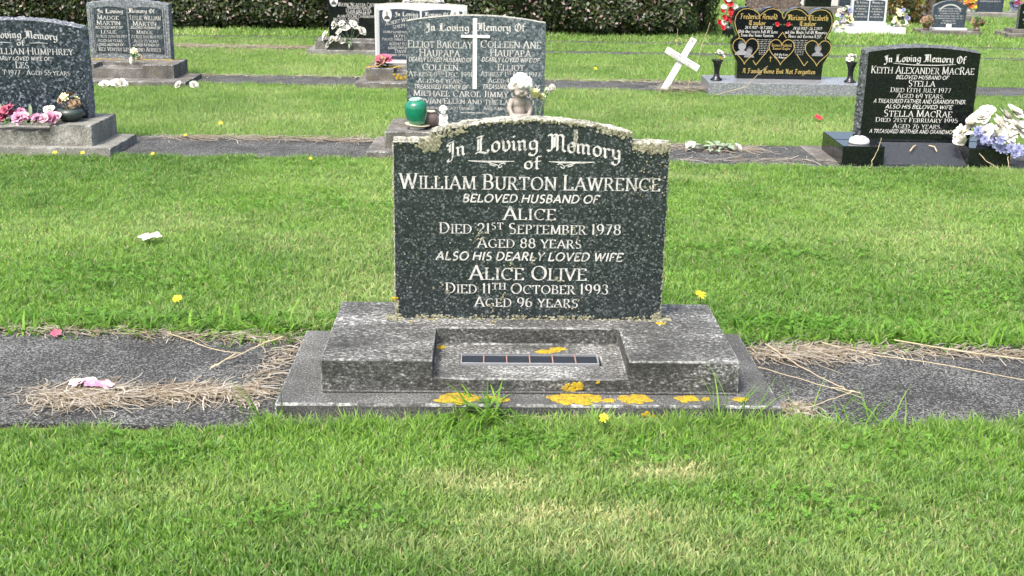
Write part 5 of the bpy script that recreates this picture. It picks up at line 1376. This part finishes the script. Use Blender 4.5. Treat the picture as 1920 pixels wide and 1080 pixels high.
def quads_obj(name, V, cols, mat, parent=None):
    n = len(V) // 4
    me = bpy.data.meshes.new(name)
    me.vertices.add(len(V)); me.vertices.foreach_set('co', V.astype(np.float32).ravel())
    me.loops.add(n * 4); me.loops.foreach_set('vertex_index', np.arange(n * 4, dtype=np.int32))
    me.polygons.add(n); me.polygons.foreach_set('loop_start', np.arange(0, n * 4, 4, dtype=np.int32)); me.polygons.foreach_set('loop_total', np.full(n, 4, dtype=np.int32))
    me.update(calc_edges=True)
    at = me.color_attributes.new('Col', 'FLOAT_COLOR', 'POINT')
    c4 = np.ones((n * 4, 4), np.float32); c4[:, :3] = np.repeat(cols, 4, axis=0); at.data.foreach_set('color', c4.ravel())
    me.materials.append(mat)
    o = bpy.data.objects.new(name, me); C.objects.link(o); o.parent = parent
    return o


def bush(name, loc, r, h, label, cols, n, size, cat='shrub'):
    g = empty(name, loc, 0, label, cat)
    def fn(q, m):
        a = q.uniform(0, 2 * np.pi, m); z = q.uniform(0, 1, m); rr = r * np.sqrt(np.clip(1 - (2 * z - .9) ** 2 * .8, .05, 1)) * q.uniform(.55, 1.05, m) * (1 + .2 * np.sin(a * 5 + z * 9))
        P = np.stack([rr * np.cos(a), rr * np.sin(a), z * h], 1); Nn = np.stack([np.cos(a), np.sin(a), z - .3], 1); return P, Nn
    V, c = leaf_cloud(n, fn, size, cols, hash(name) % 1000 if False else 17)
    tag(quads_obj('crown', V, c, M['hedge'], g), kind='stuff')
    b = MB(); b.tube([(0, 0, -.05), (.01, .01, h * .5), (0, 0, h * .85)], [r * .09, r * .06, r * .02], 7)
    for k in range(5): b.tube([(0, 0, h * .15 + .08 * h * k), (r * .4 * math.cos(k * 2), r * .4 * math.sin(k * 2), h * .35 + .09 * h * k)], [r * .04, r * .015], 5)
    b.build('trunk', M['bark'], g)


bush('shrub', (5.55, 17.3, 0), .3, .9, 'dark green and orange shrub behind the white-edged book gravestone', [(.03, .05, .015), (.06, .09, .02), (.16, .12, .02), (.2, .09, .02)], 2600, (.04, .07))
bush('small_conifer', (6.02, 17.2, 0), .1, 1.1, 'slim dark conifer left of the plain brown stone slab', [(.02, .035, .012), (.03, .055, .016)], 1800, (.03, .05), 'tree')

# ------------------------------------------------------------------ hedge
def hedge():
    g = empty('hedge', (-3.4, 15.3, 0), 0, 'long clipped dark green hedge with pale pink blossom behind the graves', 'hedge')
    x0, x1, d0, ht = -5.6, 5.85, .55, 1.7      # local extent
    def surf(x, z):                             # front face: bulges and hollows, drawn in near the ground, rounded right end
        y = -d0 + .09 * np.sin(x * 2.3 + z * 3) + .07 * np.sin(x * 5.1 + 1.7 + z * 5) + .05 * np.sin(x * 11 + z * 9) + .16 * np.exp(-(z / .1) ** 2) - .06 * x / 5.8
        return y + np.where(x > x1 - .5, ((x - (x1 - .5)) / .5) ** 2 * .55, 0)
    def fn(q, m):
        x = q.uniform(x0, x1, m); z = np.where(q.random(m) < .68, q.uniform(.03, .62, m), q.uniform(.5, ht, m))
        dep = np.abs(q.normal(0, .09, m)); y = surf(x, z) + dep - .03
        P = np.stack([x, y, z + q.normal(0, .015, m)], 1); Nn = np.stack([np.where(x > x1 - .4, .8, 0) + 0 * x, -np.ones(m), .45 + 0 * x], 1); return P, Nn
    cols = [(.02, .04, .01), (.03, .055, .012), (.045, .075, .016), (.018, .03, .01), (.062, .085, .02), (.045, .035, .015)]
    V, c = leaf_cloud(52000, fn, (.04, .075), cols, 3)
    # top and right end
    def fn2(q, m):
        s = q.random(m) < .5
        x = np.where(s, q.uniform(x0, x1, m), x1 + q.uniform(-.12, .03, m)); y = q.uniform(-d0, d0, m); z = np.where(s, ht + q.normal(0, .03, m), q.uniform(.02, ht, m))
        return np.stack([x, y, z], 1), np.stack([np.where(s, 0., 1.), 0 * x, np.where(s, 1., .4)], 1)
    V2, c2 = leaf_cloud(14000, fn2, (.03, .055), cols, 4)
    def fn3(q, m):
        x = q.uniform(x0, x1, m); y = np.full(m, d0) + q.normal(0, .05, m); z = q.uniform(.02, ht, m)
        return np.stack([x, y, z], 1), np.stack([0 * x, 1 + 0 * x, .3 + 0 * x], 1)
    V3, c3 = leaf_cloud(9000, fn3, (.05, .09), cols, 5)
    tag(quads_obj('foliage', np.concatenate([V, V2, V3]), np.concatenate([c, c2, c3]), M['hedge'], g), kind='stuff')
    # blossom: small pale pink clusters, more of them high up
    def fnb(q, m):
        x = q.uniform(x0, x1, m); z = .08 + 1.5 * q.random(m) ** 1.5; y = surf(x, z) - .045
        return np.stack([x, y, z], 1), np.stack([0 * x, -1 + 0 * x, .5 + 0 * x], 1)
    Vb, cb = leaf_cloud(650, fnb, (.03, .07), [(.3, .2, .19), (.36, .3, .27), (.24, .13, .13)], 6)
    tag(quads_obj('blossom', Vb, cb, M['hedge'], g), kind='stuff')
    b = MB(); b.box(x0, x1 - .45, -d0 + .26, d0 - .2, .06, ht - .12); b.build('core_box', M['hedge_core'], g)  # solid near-black box, closes the gaps between the leaves
    rr = random.Random(5)
    for k in range(46):
        x = x0 + (x1 - x0 - .3) * (k + rr.uniform(.1, .9)) / 46
        s = MB(); s.tube([(x, -.25 + rr.uniform(-.12, .1), -.05), (x + rr.uniform(-.05, .05), -.3, .15), (x + rr.uniform(-.12, .12), -.38, .42)], [.014, .011, .007], 6); s.build('stem', M['bark'], g)


hedge()

# ------------------------------------------------------------------ grass
def vnoise(x, y, s, seed=0):
    """smooth value noise on arrays"""
    q = np.random.default_rng(seed).random((64, 64))
    u, v = x * s + 100.3, y * s + 57.7; i, j = np.floor(u).astype(int), np.floor(v).astype(int); fx, fy = u - i, v - j
    fx = fx * fx * (3 - 2 * fx); fy = fy * fy * (3 - 2 * fy)
    g = lambda a, b: q[a % 64, b % 64]
    return (g(i, j) * (1 - fx) + g(i + 1, j) * fx) * (1 - fy) + (g(i, j + 1) * (1 - fx) + g(i + 1, j + 1) * fx) * fy


def blades(name, n, xr, yr, hgt, wid, seed, pale_fn=None, worn_fn=None, h_fn=None, z0=-.014, keep=None, lean=.7, trap=None, simple=False):
    """mown turf: every blade a bent, tapering leaf of its own colour (simple = one triangle, for far lawns)"""
    q = np.random.default_rng(seed)
    y = q.uniform(yr[0], yr[1], n)
    hw = trap[0] + trap[1] * y; x = q.uniform(-1, 1, n) * hw      # the plot widens with distance
    k = q.random(n) < hw / hw.max(); x, y = x[k], y[k]
    m = (x > xr[0]) & (x < xr[1])
    for (a, b_, c, d) in FOOT: m &= ~((x > a) & (x < b_) & (y > c) & (y < d))
    if keep is not None: m &= keep(x, y, q)
    x, y = x[m], y[m]; n = len(x)
    tuft = .5 * vnoise(x, y, 7, 1) + .5 * vnoise(x, y, 22, 2)
    h = q.uniform(hgt[0], hgt[1], n) * (.45 + 1.1 * tuft)
    if h_fn is not None: h *= h_fn(x, y)
    w = wid * q.uniform(.55, 1.35, n)
    yaw = q.uniform(0, 2 * np.pi, n); la = 2 * np.pi * (vnoise(x, y, 2.2, 3) * 1.5 + q.normal(0, .45, n)); lm = h * lean * q.uniform(.15, 1.8, n)
    c, s = np.cos(yaw), np.sin(yaw); dx, dy = np.cos(la) * lm, np.sin(la) * lm
    hz = h / np.sqrt(1 + (lm / h) ** 2 * .6)
    me = bpy.data.meshes.new(name)
    zb = np.full(n, z0)
    nv = 3 if simple else 5
    V = np.empty((n, nv, 3), np.float32)
    V[:, 0] = np.stack([x - c * w * .5, y - s * w * .5, zb], 1); V[:, 1] = np.stack([x + c * w * .5, y + s * w * .5, zb], 1)
    V[:, nv - 1] = np.stack([x + dx, y + dy, z0 + hz], 1)
    ar = np.arange(n, dtype=np.int32)
    if simple:
        loops = (ar[:, None] * 3 + np.array([[0, 1, 2]], np.int32)).ravel(); st = ar * 3; tot = np.full(n, 3, np.int32)
    else:
        mx, my, mz = x + dx * .3, y + dy * .3, z0 + hz * .6
        V[:, 2] = np.stack([mx + c * w * .5, my + s * w * .5, mz], 1); V[:, 3] = np.stack([mx - c * w * .5, my - s * w * .5, mz], 1)
        loops = (ar[:, None] * 5 + np.array([[0, 1, 2, 3, 3, 2, 4]], np.int32)).ravel()
        st = np.stack([ar * 7, ar * 7 + 4], 1).ravel().astype(np.int32); tot = np.tile(np.array([4, 3], np.int32), n)
    me.vertices.add(n * nv); me.vertices.foreach_set('co', V.ravel())
    me.loops.add(len(loops)); me.loops.foreach_set('vertex_index', loops)
    me.polygons.add(len(st)); me.polygons.foreach_set('loop_start', st); me.polygons.foreach_set('loop_total', tot)
    me.update(calc_edges=True)
    A, B_, PALE, DRY, BLUE = (np.array(v) for v in ((.082, .232, .018), (.212, .42, .048), (.49, .59, .23), (.5, .43, .24), (.2, .35, .13)))
    t = np.clip(.35 + 1.1 * (vnoise(x, y, 1.1, 8) - .5) + .6 * (vnoise(x, y, 4.5, 18) - .5) + .45 * (q.random(n) - .5), 0, 1)[:, None]
    col = A * (1 - t) + B_ * t
    pk = .1 + 1.7 * np.clip(vnoise(x, y, .8, 9) * .6 + vnoise(x, y, 3.3, 10) * .4 - .5, 0, 1)
    if pale_fn is not None: pk = pk + pale_fn(x, y)
    pk = np.clip(pk * q.uniform(.3, 1.5, n), 0, .95)[:, None]
    col = col * (1 - pk) + PALE * pk
    if worn_fn is not None:
        wk = np.clip(worn_fn(x, y) * (.55 + .9 * vnoise(x, y, 14, 21)) * q.uniform(.4, 1.4, n), 0, .95)[:, None]; col = col * (1 - wk) + np.array((.62, .61, .31)) * wk
    col = np.where((q.random(n) < .17)[:, None], BLUE * q.uniform(.8, 1.2, n)[:, None], col)
    col = np.where((q.random(n) < .03 + .12 * pk[:, 0])[:, None], DRY * q.uniform(.6, 1.1, n)[:, None], col)
    col *= q.uniform(.78, 1.18, n)[:, None]
    cc = np.ones((n, nv, 4), np.float32); cc[:, :, :3] = col[:, None, :]
    cc[:, nv - 1, :3] = col * .7 + PALE * .3            # mown tips are bleached
    at = me.color_attributes.new('Col', 'FLOAT_COLOR', 'POINT'); at.data.foreach_set('color', cc.ravel())
    me.materials.append(M['grass'])
    o = bpy.data.objects.new(name, me); C.objects.link(o)
    print(name, n)
    return tag(o, kind='stuff')


def gauss(x, y, cx, cy, sx, sy): return np.exp(-((x - cx) / sx) ** 2 - ((y - cy) / sy) ** 2)


def edge_keep(y0, y1, wob=.03, seed=0):
    def f(x, y, q):
        lo = y0 + wob * (vnoise(x, y * 0, 4, seed) - .5) * 2 + wob * (vnoise(x, y * 0, 17, seed + 1) - .5); hi = y1 + wob * (vnoise(x, y * 0, 4, seed + 2) - .5) * 2 + wob * (vnoise(x, y * 0, 17, seed + 3) - .5)
        return (y > lo) & (y < hi)
    return f


def front_keep(x, y, q):
    e = 3.075 + .03 * np.tanh(x * 2) + .05 * (vnoise(x, y * 0, 5, 31) - .5) + .03 * (vnoise(x, y * 0, 21, 32) - .5) - .07 * (x < -.72)
    return y < e


WORN = lambda x, y: .95 * gauss(x, y, .42, 2.8, .14, .06) + .95 * gauss(x, y, -.05, 2.72, .17, .07) + .9 * gauss(x, y, .16, 2.55, .3, .07) + .5 * gauss(x, y, .3, 2.38, .35, .08) + .3 * gauss(x, y, -.75, 2.62, .3, .1) + .25 * gauss(x, y, -.2, 2.42, .3, .08)
blades('front_lawn', 270000, (-2.2, 2.2), (1.85, 3.17), (.018, .036), .0042, 11, keep=front_keep, trap=(.2, .62), lean=.5,
       worn_fn=WORN, h_fn=lambda x, y: (1 + .7 * np.clip((y - 2.93) / .1, 0, 1)) * (1 - .45 * np.clip(WORN(x, y), 0, 1)))
blades('lawn', 560000, (-4.4, 4.4), (3.74, 6.86), (.016, .036), .0046, 12, keep=edge_keep(3.79, 6.80, .04, 40), trap=(.3, .5),
       pale_fn=lambda x, y: .35 * gauss(x, y, -2.0, 5.1, .7, .3) + .3 * gauss(x, y, 1.6, 5.2, .8, .4) + .2 * gauss(x, y, -1.2, 6.2, .5, .3), h_fn=lambda x, y: 1 + .6 * np.clip((4.0 - y) / .15, 0, 1) + .25 * (y > 6.6))
blades('lawn', 300000, (-6, 6), (7.40, 9.95), (.02, .04), .0075, 13, keep=edge_keep(7.45, 9.9, .05, 50), trap=(.3, .46), simple=True, pale_fn=lambda x, y: .3 * gauss(x, y, -1.6, 8.2, .9, .35) + .35 * gauss(x, y, 2.0, 8.2, 1, .35) + .05)
blades('lawn', 200000, (-7.5, 8), (10.37, 12.62), (.02, .04), .01, 14, keep=edge_keep(10.44, 12.58, .05, 60), trap=(.4, .46), simple=True, pale_fn=lambda x, y: .08 + 0 * x)
blades('lawn', 70000, (-8, 8), (12.76, 13.74), (.02, .045), .012, 15, keep=edge_keep(12.79, 13.71, .04, 70), trap=(.4, .46), simple=True, pale_fn=lambda x, y: .08 + 0 * x)
blades('lawn', 240000, (-8, 14), (13.87, 24), (.025, .055), .018, 16, trap=(.4, .47), simple=True, keep=lambda x, y, q: (y > 13.89) & ~((x < 2.3) & (y > 14.95)), pale_fn=lambda x, y: .1 + 0 * x)

# ------------------------------------------------------------------ dry straw and long tufts along the strips
def straw_litter(name, pts, n_, spread, L_=(.04, .13), w=.0026, seed=0, zmax=.014):
    """tangle of dead stems lying flat"""
    q = random.Random(seed); Vs = []; cols = []
    for _ in range(n_):
        i = q.randrange(len(pts) - 1) if len(pts) > 1 else 0
        a = Vector(pts[i]).lerp(Vector(pts[min(i + 1, len(pts) - 1)]), q.random())
        p = Vector((a.x + q.gauss(0, spread[0]), a.y + q.gauss(0, spread[1]), q.uniform(.001, zmax))); ang = q.gauss(0, .7) if q.random() < .6 else q.uniform(0, 6.28); ln = q.uniform(*L_); cv = q.gauss(0, 1.6)
        kf = q.uniform(.7, 1.15); col = tuple(c * kf for c in q.choice(((.42, .36, .26), (.5, .45, .36), (.3, .24, .16), (.58, .54, .46))))
        ww = w * q.uniform(.6, 1.4); k = 4; lift = q.uniform(-.004, .012)
        for j in range(k):
            d = Vector((math.cos(ang), math.sin(ang), 0)); s = Vector((-d.y, d.x, 0)) * ww * .5; z1 = Vector((0, 0, lift / k if j < 2 else -lift / k)); p2 = p + d * ln / k + z1
            if p2.z < .001: p2.z = .001
            Vs += [p - s, p2 - s, p2 + s + Vector((0, 0, .0006)), p + s + Vector((0, 0, .0006))]; cols.append(col); p = p2; ang += cv / k
    return tag(quads_obj(name, np.array([tuple(v) for v in Vs]), np.array(cols), M['grass']), kind='stuff')


straw_litter('straw_litter', [(-1.35, 3.2), (-1.2, 3.22)], 520, (.06, .035), (.04, .14), seed=1, zmax=.016)
straw_litter('straw_litter', [(-1.1, 3.22), (-.95, 3.25), (-.78, 3.24)], 480, (.04, .018), (.04, .14), seed=2, zmax=.016)
straw_litter('straw_litter', [(-1.9, 3.78), (-1.2, 3.76), (-.72, 3.72)], 420, (.05, .014), seed=3)
straw_litter('straw_litter', [(.8, 3.66), (.95, 3.66), (1.1, 3.68)], 460, (.06, .035), seed=4, zmax=.02)
straw_litter('straw_litter', [(1.05, 3.72), (1.5, 3.7), (1.9, 3.70)], 380, (.06, .018), seed=5)
straw_litter('straw_litter', [(.79, 3.17), (.84, 3.19)], 170, (.025, .02), (.03, .08), seed=6, zmax=.02)
straw_litter('straw_litter', [(-.72, 3.66), (-.78, 3.4), (-.8, 3.15)], 150, (.02, .03), (.04, .12), seed=7)
straw_litter('straw_litter', [(-.15, 3.085), (.3, 3.09), (.6, 3.1)], 160, (.06, .008), (.04, .12), seed=8)
straw_litter('straw_litter', [(-2.3, 7.38), (-1.5, 7.4), (-.9, 7.38)], 420, (.08, .025), (.08, .2), .004, 9)
straw_litter('straw_litter', [(.5, 7.4), (1.2, 7.32), (1.4, 7.25)], 420, (.09, .04), (.08, .2), .004, 10)
straw_litter('straw_litter', [(1.1, 6.95), (1.7, 6.9)], 60, (.2, .05), (.08, .25), .003, 11)
straw_litter('straw_litter', [(-4, 10.38), (1, 10.4), (3, 10.36)], 700, (.1, .03), (.08, .2), .006, 12)
straw_litter('straw_litter', [(1.2, 9.82), (1.5, 9.88)], 300, (.07, .05), (.06, .18), .004, 13, .05)
straw_litter('straw_litter', [(-6, 12.68), (-2.2, 12.68)], 1500, (.1, .07), (.1, .2), .009, 14)


def stalk(pts, r, label, heavy=False):
    g = empty('dry_grass_stalk', (0, 0, 0), 0, label, 'stalk', 'dry grass stalks')
    vp = [Vector(p) for p in pts]; fine = []
    for a, c in zip(vp[:-1], vp[1:]):
        for k in range(4): fine.append(a.lerp(c, k / 4) + Vector((random.gauss(0, .003), random.gauss(0, .003), random.uniform(0, .003))))
    pts = [tuple(p) for p in fine] + [tuple(vp[-1])]
    b = MB(); b.tube(pts, [r * .62 * (1 - .4 * i / len(pts)) for i in range(len(pts))], 5); b.build('stem', M['straw'], g)
    if heavy:
        p = Vector(pts[-1]); d = (p - Vector(pts[-2])).normalized(); s = MB()
        for k in range(8): leaf(s, p - d * .012 * k, d + Vector((random.uniform(-.3, .3), random.uniform(-.3, .3), .1)), .03, .006, .1)
        s.build('seed_head', M['straw'], g, merge=False)


stalk([(1.03, 3.7, .03), (1.15, 3.66, .012), (1.4, 3.56, .01), (1.62, 3.44, .008)], .0028, 'long dry stalk crossing the right strip diagonally, longest')
stalk([(1.28, 3.72, .035), (1.5, 3.66, .02), (1.8, 3.58, .01)], .004, 'thick dry stalk at the far right edge of the foreground strip')
stalk([(.84, 3.68, .03), (.92, 3.52, .012), (1.0, 3.36, .012), (1.03, 3.3, .02)], .003, 'dry stalk slanting across the strip right of the slab', True)
stalk([(.78, 3.52, .012), (.9, 3.42, .01), (1.05, 3.28, .01)], .0022, 'thin dry stalk close to the right slab edge')
stalk([(1.02, 3.28, .03), (.93, 3.2, .03), (.85, 3.14, .03)], .0025, 'short dry stalk over the grass right of the slab')
stalk([(-.74, 3.62, .05), (-.83, 3.56, .03), (-.92, 3.45, .014)], .0035, 'dry stalk with seed head resting on the left slab corner', True)
stalk([(-1.15, 3.72, .02), (-1.05, 3.66, .012), (-.93, 3.58, .01), (-.86, 3.56, .01)], .0025, 'curved dry stalk on the strip left of the slab')
stalk([(1.63, 9.95 - .35, .01), (1.87, 9.62, .08), (1.93, 9.6, .16), (2.02, 9.58, .25)], .004, 'tall dry stalk bending before the heart gravestone')
stalk([(1.42, 9.86, .0), (1.5, 9.9, .25), (1.6, 9.98, .55)], .0035, 'tall dry stalk rising behind the white cross')
stalk([(1.3, 9.9, .0), (1.32, 9.92, .3), (1.33, 9.94, .5)], .003, 'thin upright dry stalk behind the cross arm')
stalk([(2.07, 6.78, .0), (2.1, 6.8, .08), (2.13, 6.82, .17)], .0035, 'dry stalk leaning on the vase block of the black gravestone')
stalk([(2.70, 6.80, .09), (2.74, 6.77, .05), (2.79, 6.72, .02)], .0035, 'broken dry stalk below the large white bouquet, left')
stalk([(2.86, 6.78, .08), (2.86, 6.74, .03), (2.86, 6.71, .0)], .0035, 'broken dry stalk below the large white bouquet, right')


def tuft(loc, n, L_, W_, label, seed, spread=.03, cols=((.08, .2, .016), (.13, .29, .026), (.2, .37, .05)), flat=.6):
    """clump of broad grass blades, each a bent ribbon"""
    q = random.Random(seed); Vs = []; cs = []
    for _ in range(n):
        a = q.uniform(0, 6.28); p = Vector((loc[0] + q.gauss(0, spread), loc[1] + q.gauss(0, spread * .5), -.012)); ln = q.uniform(*L_); el = q.uniform(.35, 1.45); ww = W_ * q.uniform(.6, 1.3); kf = q.uniform(.8, 1.2); col = tuple(c * kf for c in q.choice(cols))
        d0 = Vector((math.cos(a), math.sin(a), 0)); s = Vector((-d0.y, d0.x, 0)); k = 5; prof = (.6, 1, .9, .65, .35, .03)
        for j in range(k):
            d = d0 * math.cos(el) + Vector((0, 0, math.sin(el))); p2 = p + d * ln / k
            if p2.z < .003 and j: p2.z = .003
            Vs += [p - s * ww * prof[j] * .5, p + s * ww * prof[j] * .5, p2 + s * ww * prof[j + 1] * .5, p2 - s * ww * prof[j + 1] * .5]; cs.append(col); p = p2; el -= flat * q.uniform(.2, .9)
    o = quads_obj('grass_tuft', np.array([tuple(v) for v in Vs]), np.array(cs), M['grass'])
    return tag(o, label, None, None, 'stuff')


tuft((-.08, 3.078), 150, (.08, .19), .008, 'broad grass tuft growing up against the middle of the foreground slab', 1, .04)
tuft((.3, 3.06), 14, (.1, .2), .006, 'sparse grass tuft leaning left against the foreground slab', 2, .05)
tuft((.62, 3.07), 36, (.1, .23), .0042, 'tall grass tuft in front of the right slab corner', 3, .05, flat=.35)
tuft((.98, 3.1), 40, (.08, .18), .0042, 'tall loose tuft at the front edge of the right strip', 4, .08, flat=.4)
tuft((-.72, 3.05), 10, (.1, .2), .005, 'thin tall blades at the left slab corner', 5, .06, flat=.2)
tuft((-.85, 3.8), 60, (.08, .2), .009, 'broad sprawling tuft behind the left slab corner', 6, .09)
tuft((-1.05, 3.82), 50, (.08, .18), .009, 'broad sprawling tuft below the left dandelion', 7, .08)
tuft((-1.5, 3.82), 50, (.07, .15), .008, 'broad tuft on the grass edge at the far left', 8, .1)
tuft((.95, 3.84), 50, (.07, .15), .008, 'broad tuft behind the right plinth corner', 9, .1)
tuft((1.35, 3.83), 60, (.07, .15), .009, 'broad tuft on the grass edge right of the stone', 10, .09)
tuft((1.65, 3.82), 60, (.07, .15), .009, 'broad tuft on the grass edge at the far right', 11, .1)


def clover(name, spots, n, seed, size=(.006, .011)):
    """patches of clover and other small broad leaves among the blades: three leaflets on each short stalk"""
    q = random.Random(seed); Vs = []; cs = []
    for _ in range(n):
        cx, cy, sx, sy = q.choice(spots); px, py = q.gauss(cx, sx), q.gauss(cy, sy)
        if any(a < px < b_ and c < py < d for a, b_, c, d in FOOT): continue
        z = q.uniform(.008, .024); a0 = q.uniform(0, 6.28); kf = q.uniform(.75, 1.25); col = (.135 * kf, .31 * kf, .04 * kf); tx, ty = q.gauss(0, .35), q.gauss(-.2, .35)
        for k in range(3):
            a = a0 + k * 2.094; r = q.uniform(*size); d = Vector((math.cos(a), math.sin(a), tx * math.cos(a) + ty * math.sin(a))); s = Vector((-math.sin(a), math.cos(a), -tx * math.sin(a) + ty * math.cos(a))); p = Vector((px, py, z))
            Vs += [p, p + d * r * .6 - s * r * .5, p + d * r * 1.1, p + d * r * .6 + s * r * .5]; cs.append(col)
    tag(quads_obj(name, np.array([tuple(v) for v in Vs]), np.array(cs), M['grass']), kind='stuff')


clover('clover', [(.3, 2.88, .12, .05), (.95, 2.95, .15, .06), (-.5, 2.5, .15, .05), (.75, 2.6, .12, .06), (-.9, 2.85, .12, .05), (.05, 2.95, .08, .04)], 900, 1)
clover('clover', [(-1.4, 3.9, .25, .04), (1.3, 3.92, .3, .05), (-.75, 3.9, .12, .04), (.95, 3.95, .15, .05), (1.8, 4.3, .3, .12), (-1.6, 4.4, .3, .1), (1.1, 4.9, .25, .1), (-1.0, 5.6, .3, .1)], 2600, 2, (.008, .014))
for k, (x, y) in enumerate([(-1.7, 3.8), (-1.3, 3.79), (-.95, 3.78), (-.78, 3.76), (.86, 3.8), (1.1, 3.8), (1.22, 3.79), (1.5, 3.79), (1.78, 3.78)]):
    tuft((x, y), 60, (.06, .16), .0075, None, 50 + k, .07, flat=.9)
print('objects', len(bpy.data.objects), 'tris', sum(sum(len(p.vertices) - 2 for p in o.data.polygons) if len(o.data.polygons) < 1000 else len(o.data.polygons) * 1.5 for o in bpy.data.objects if o.type == 'MESH'))
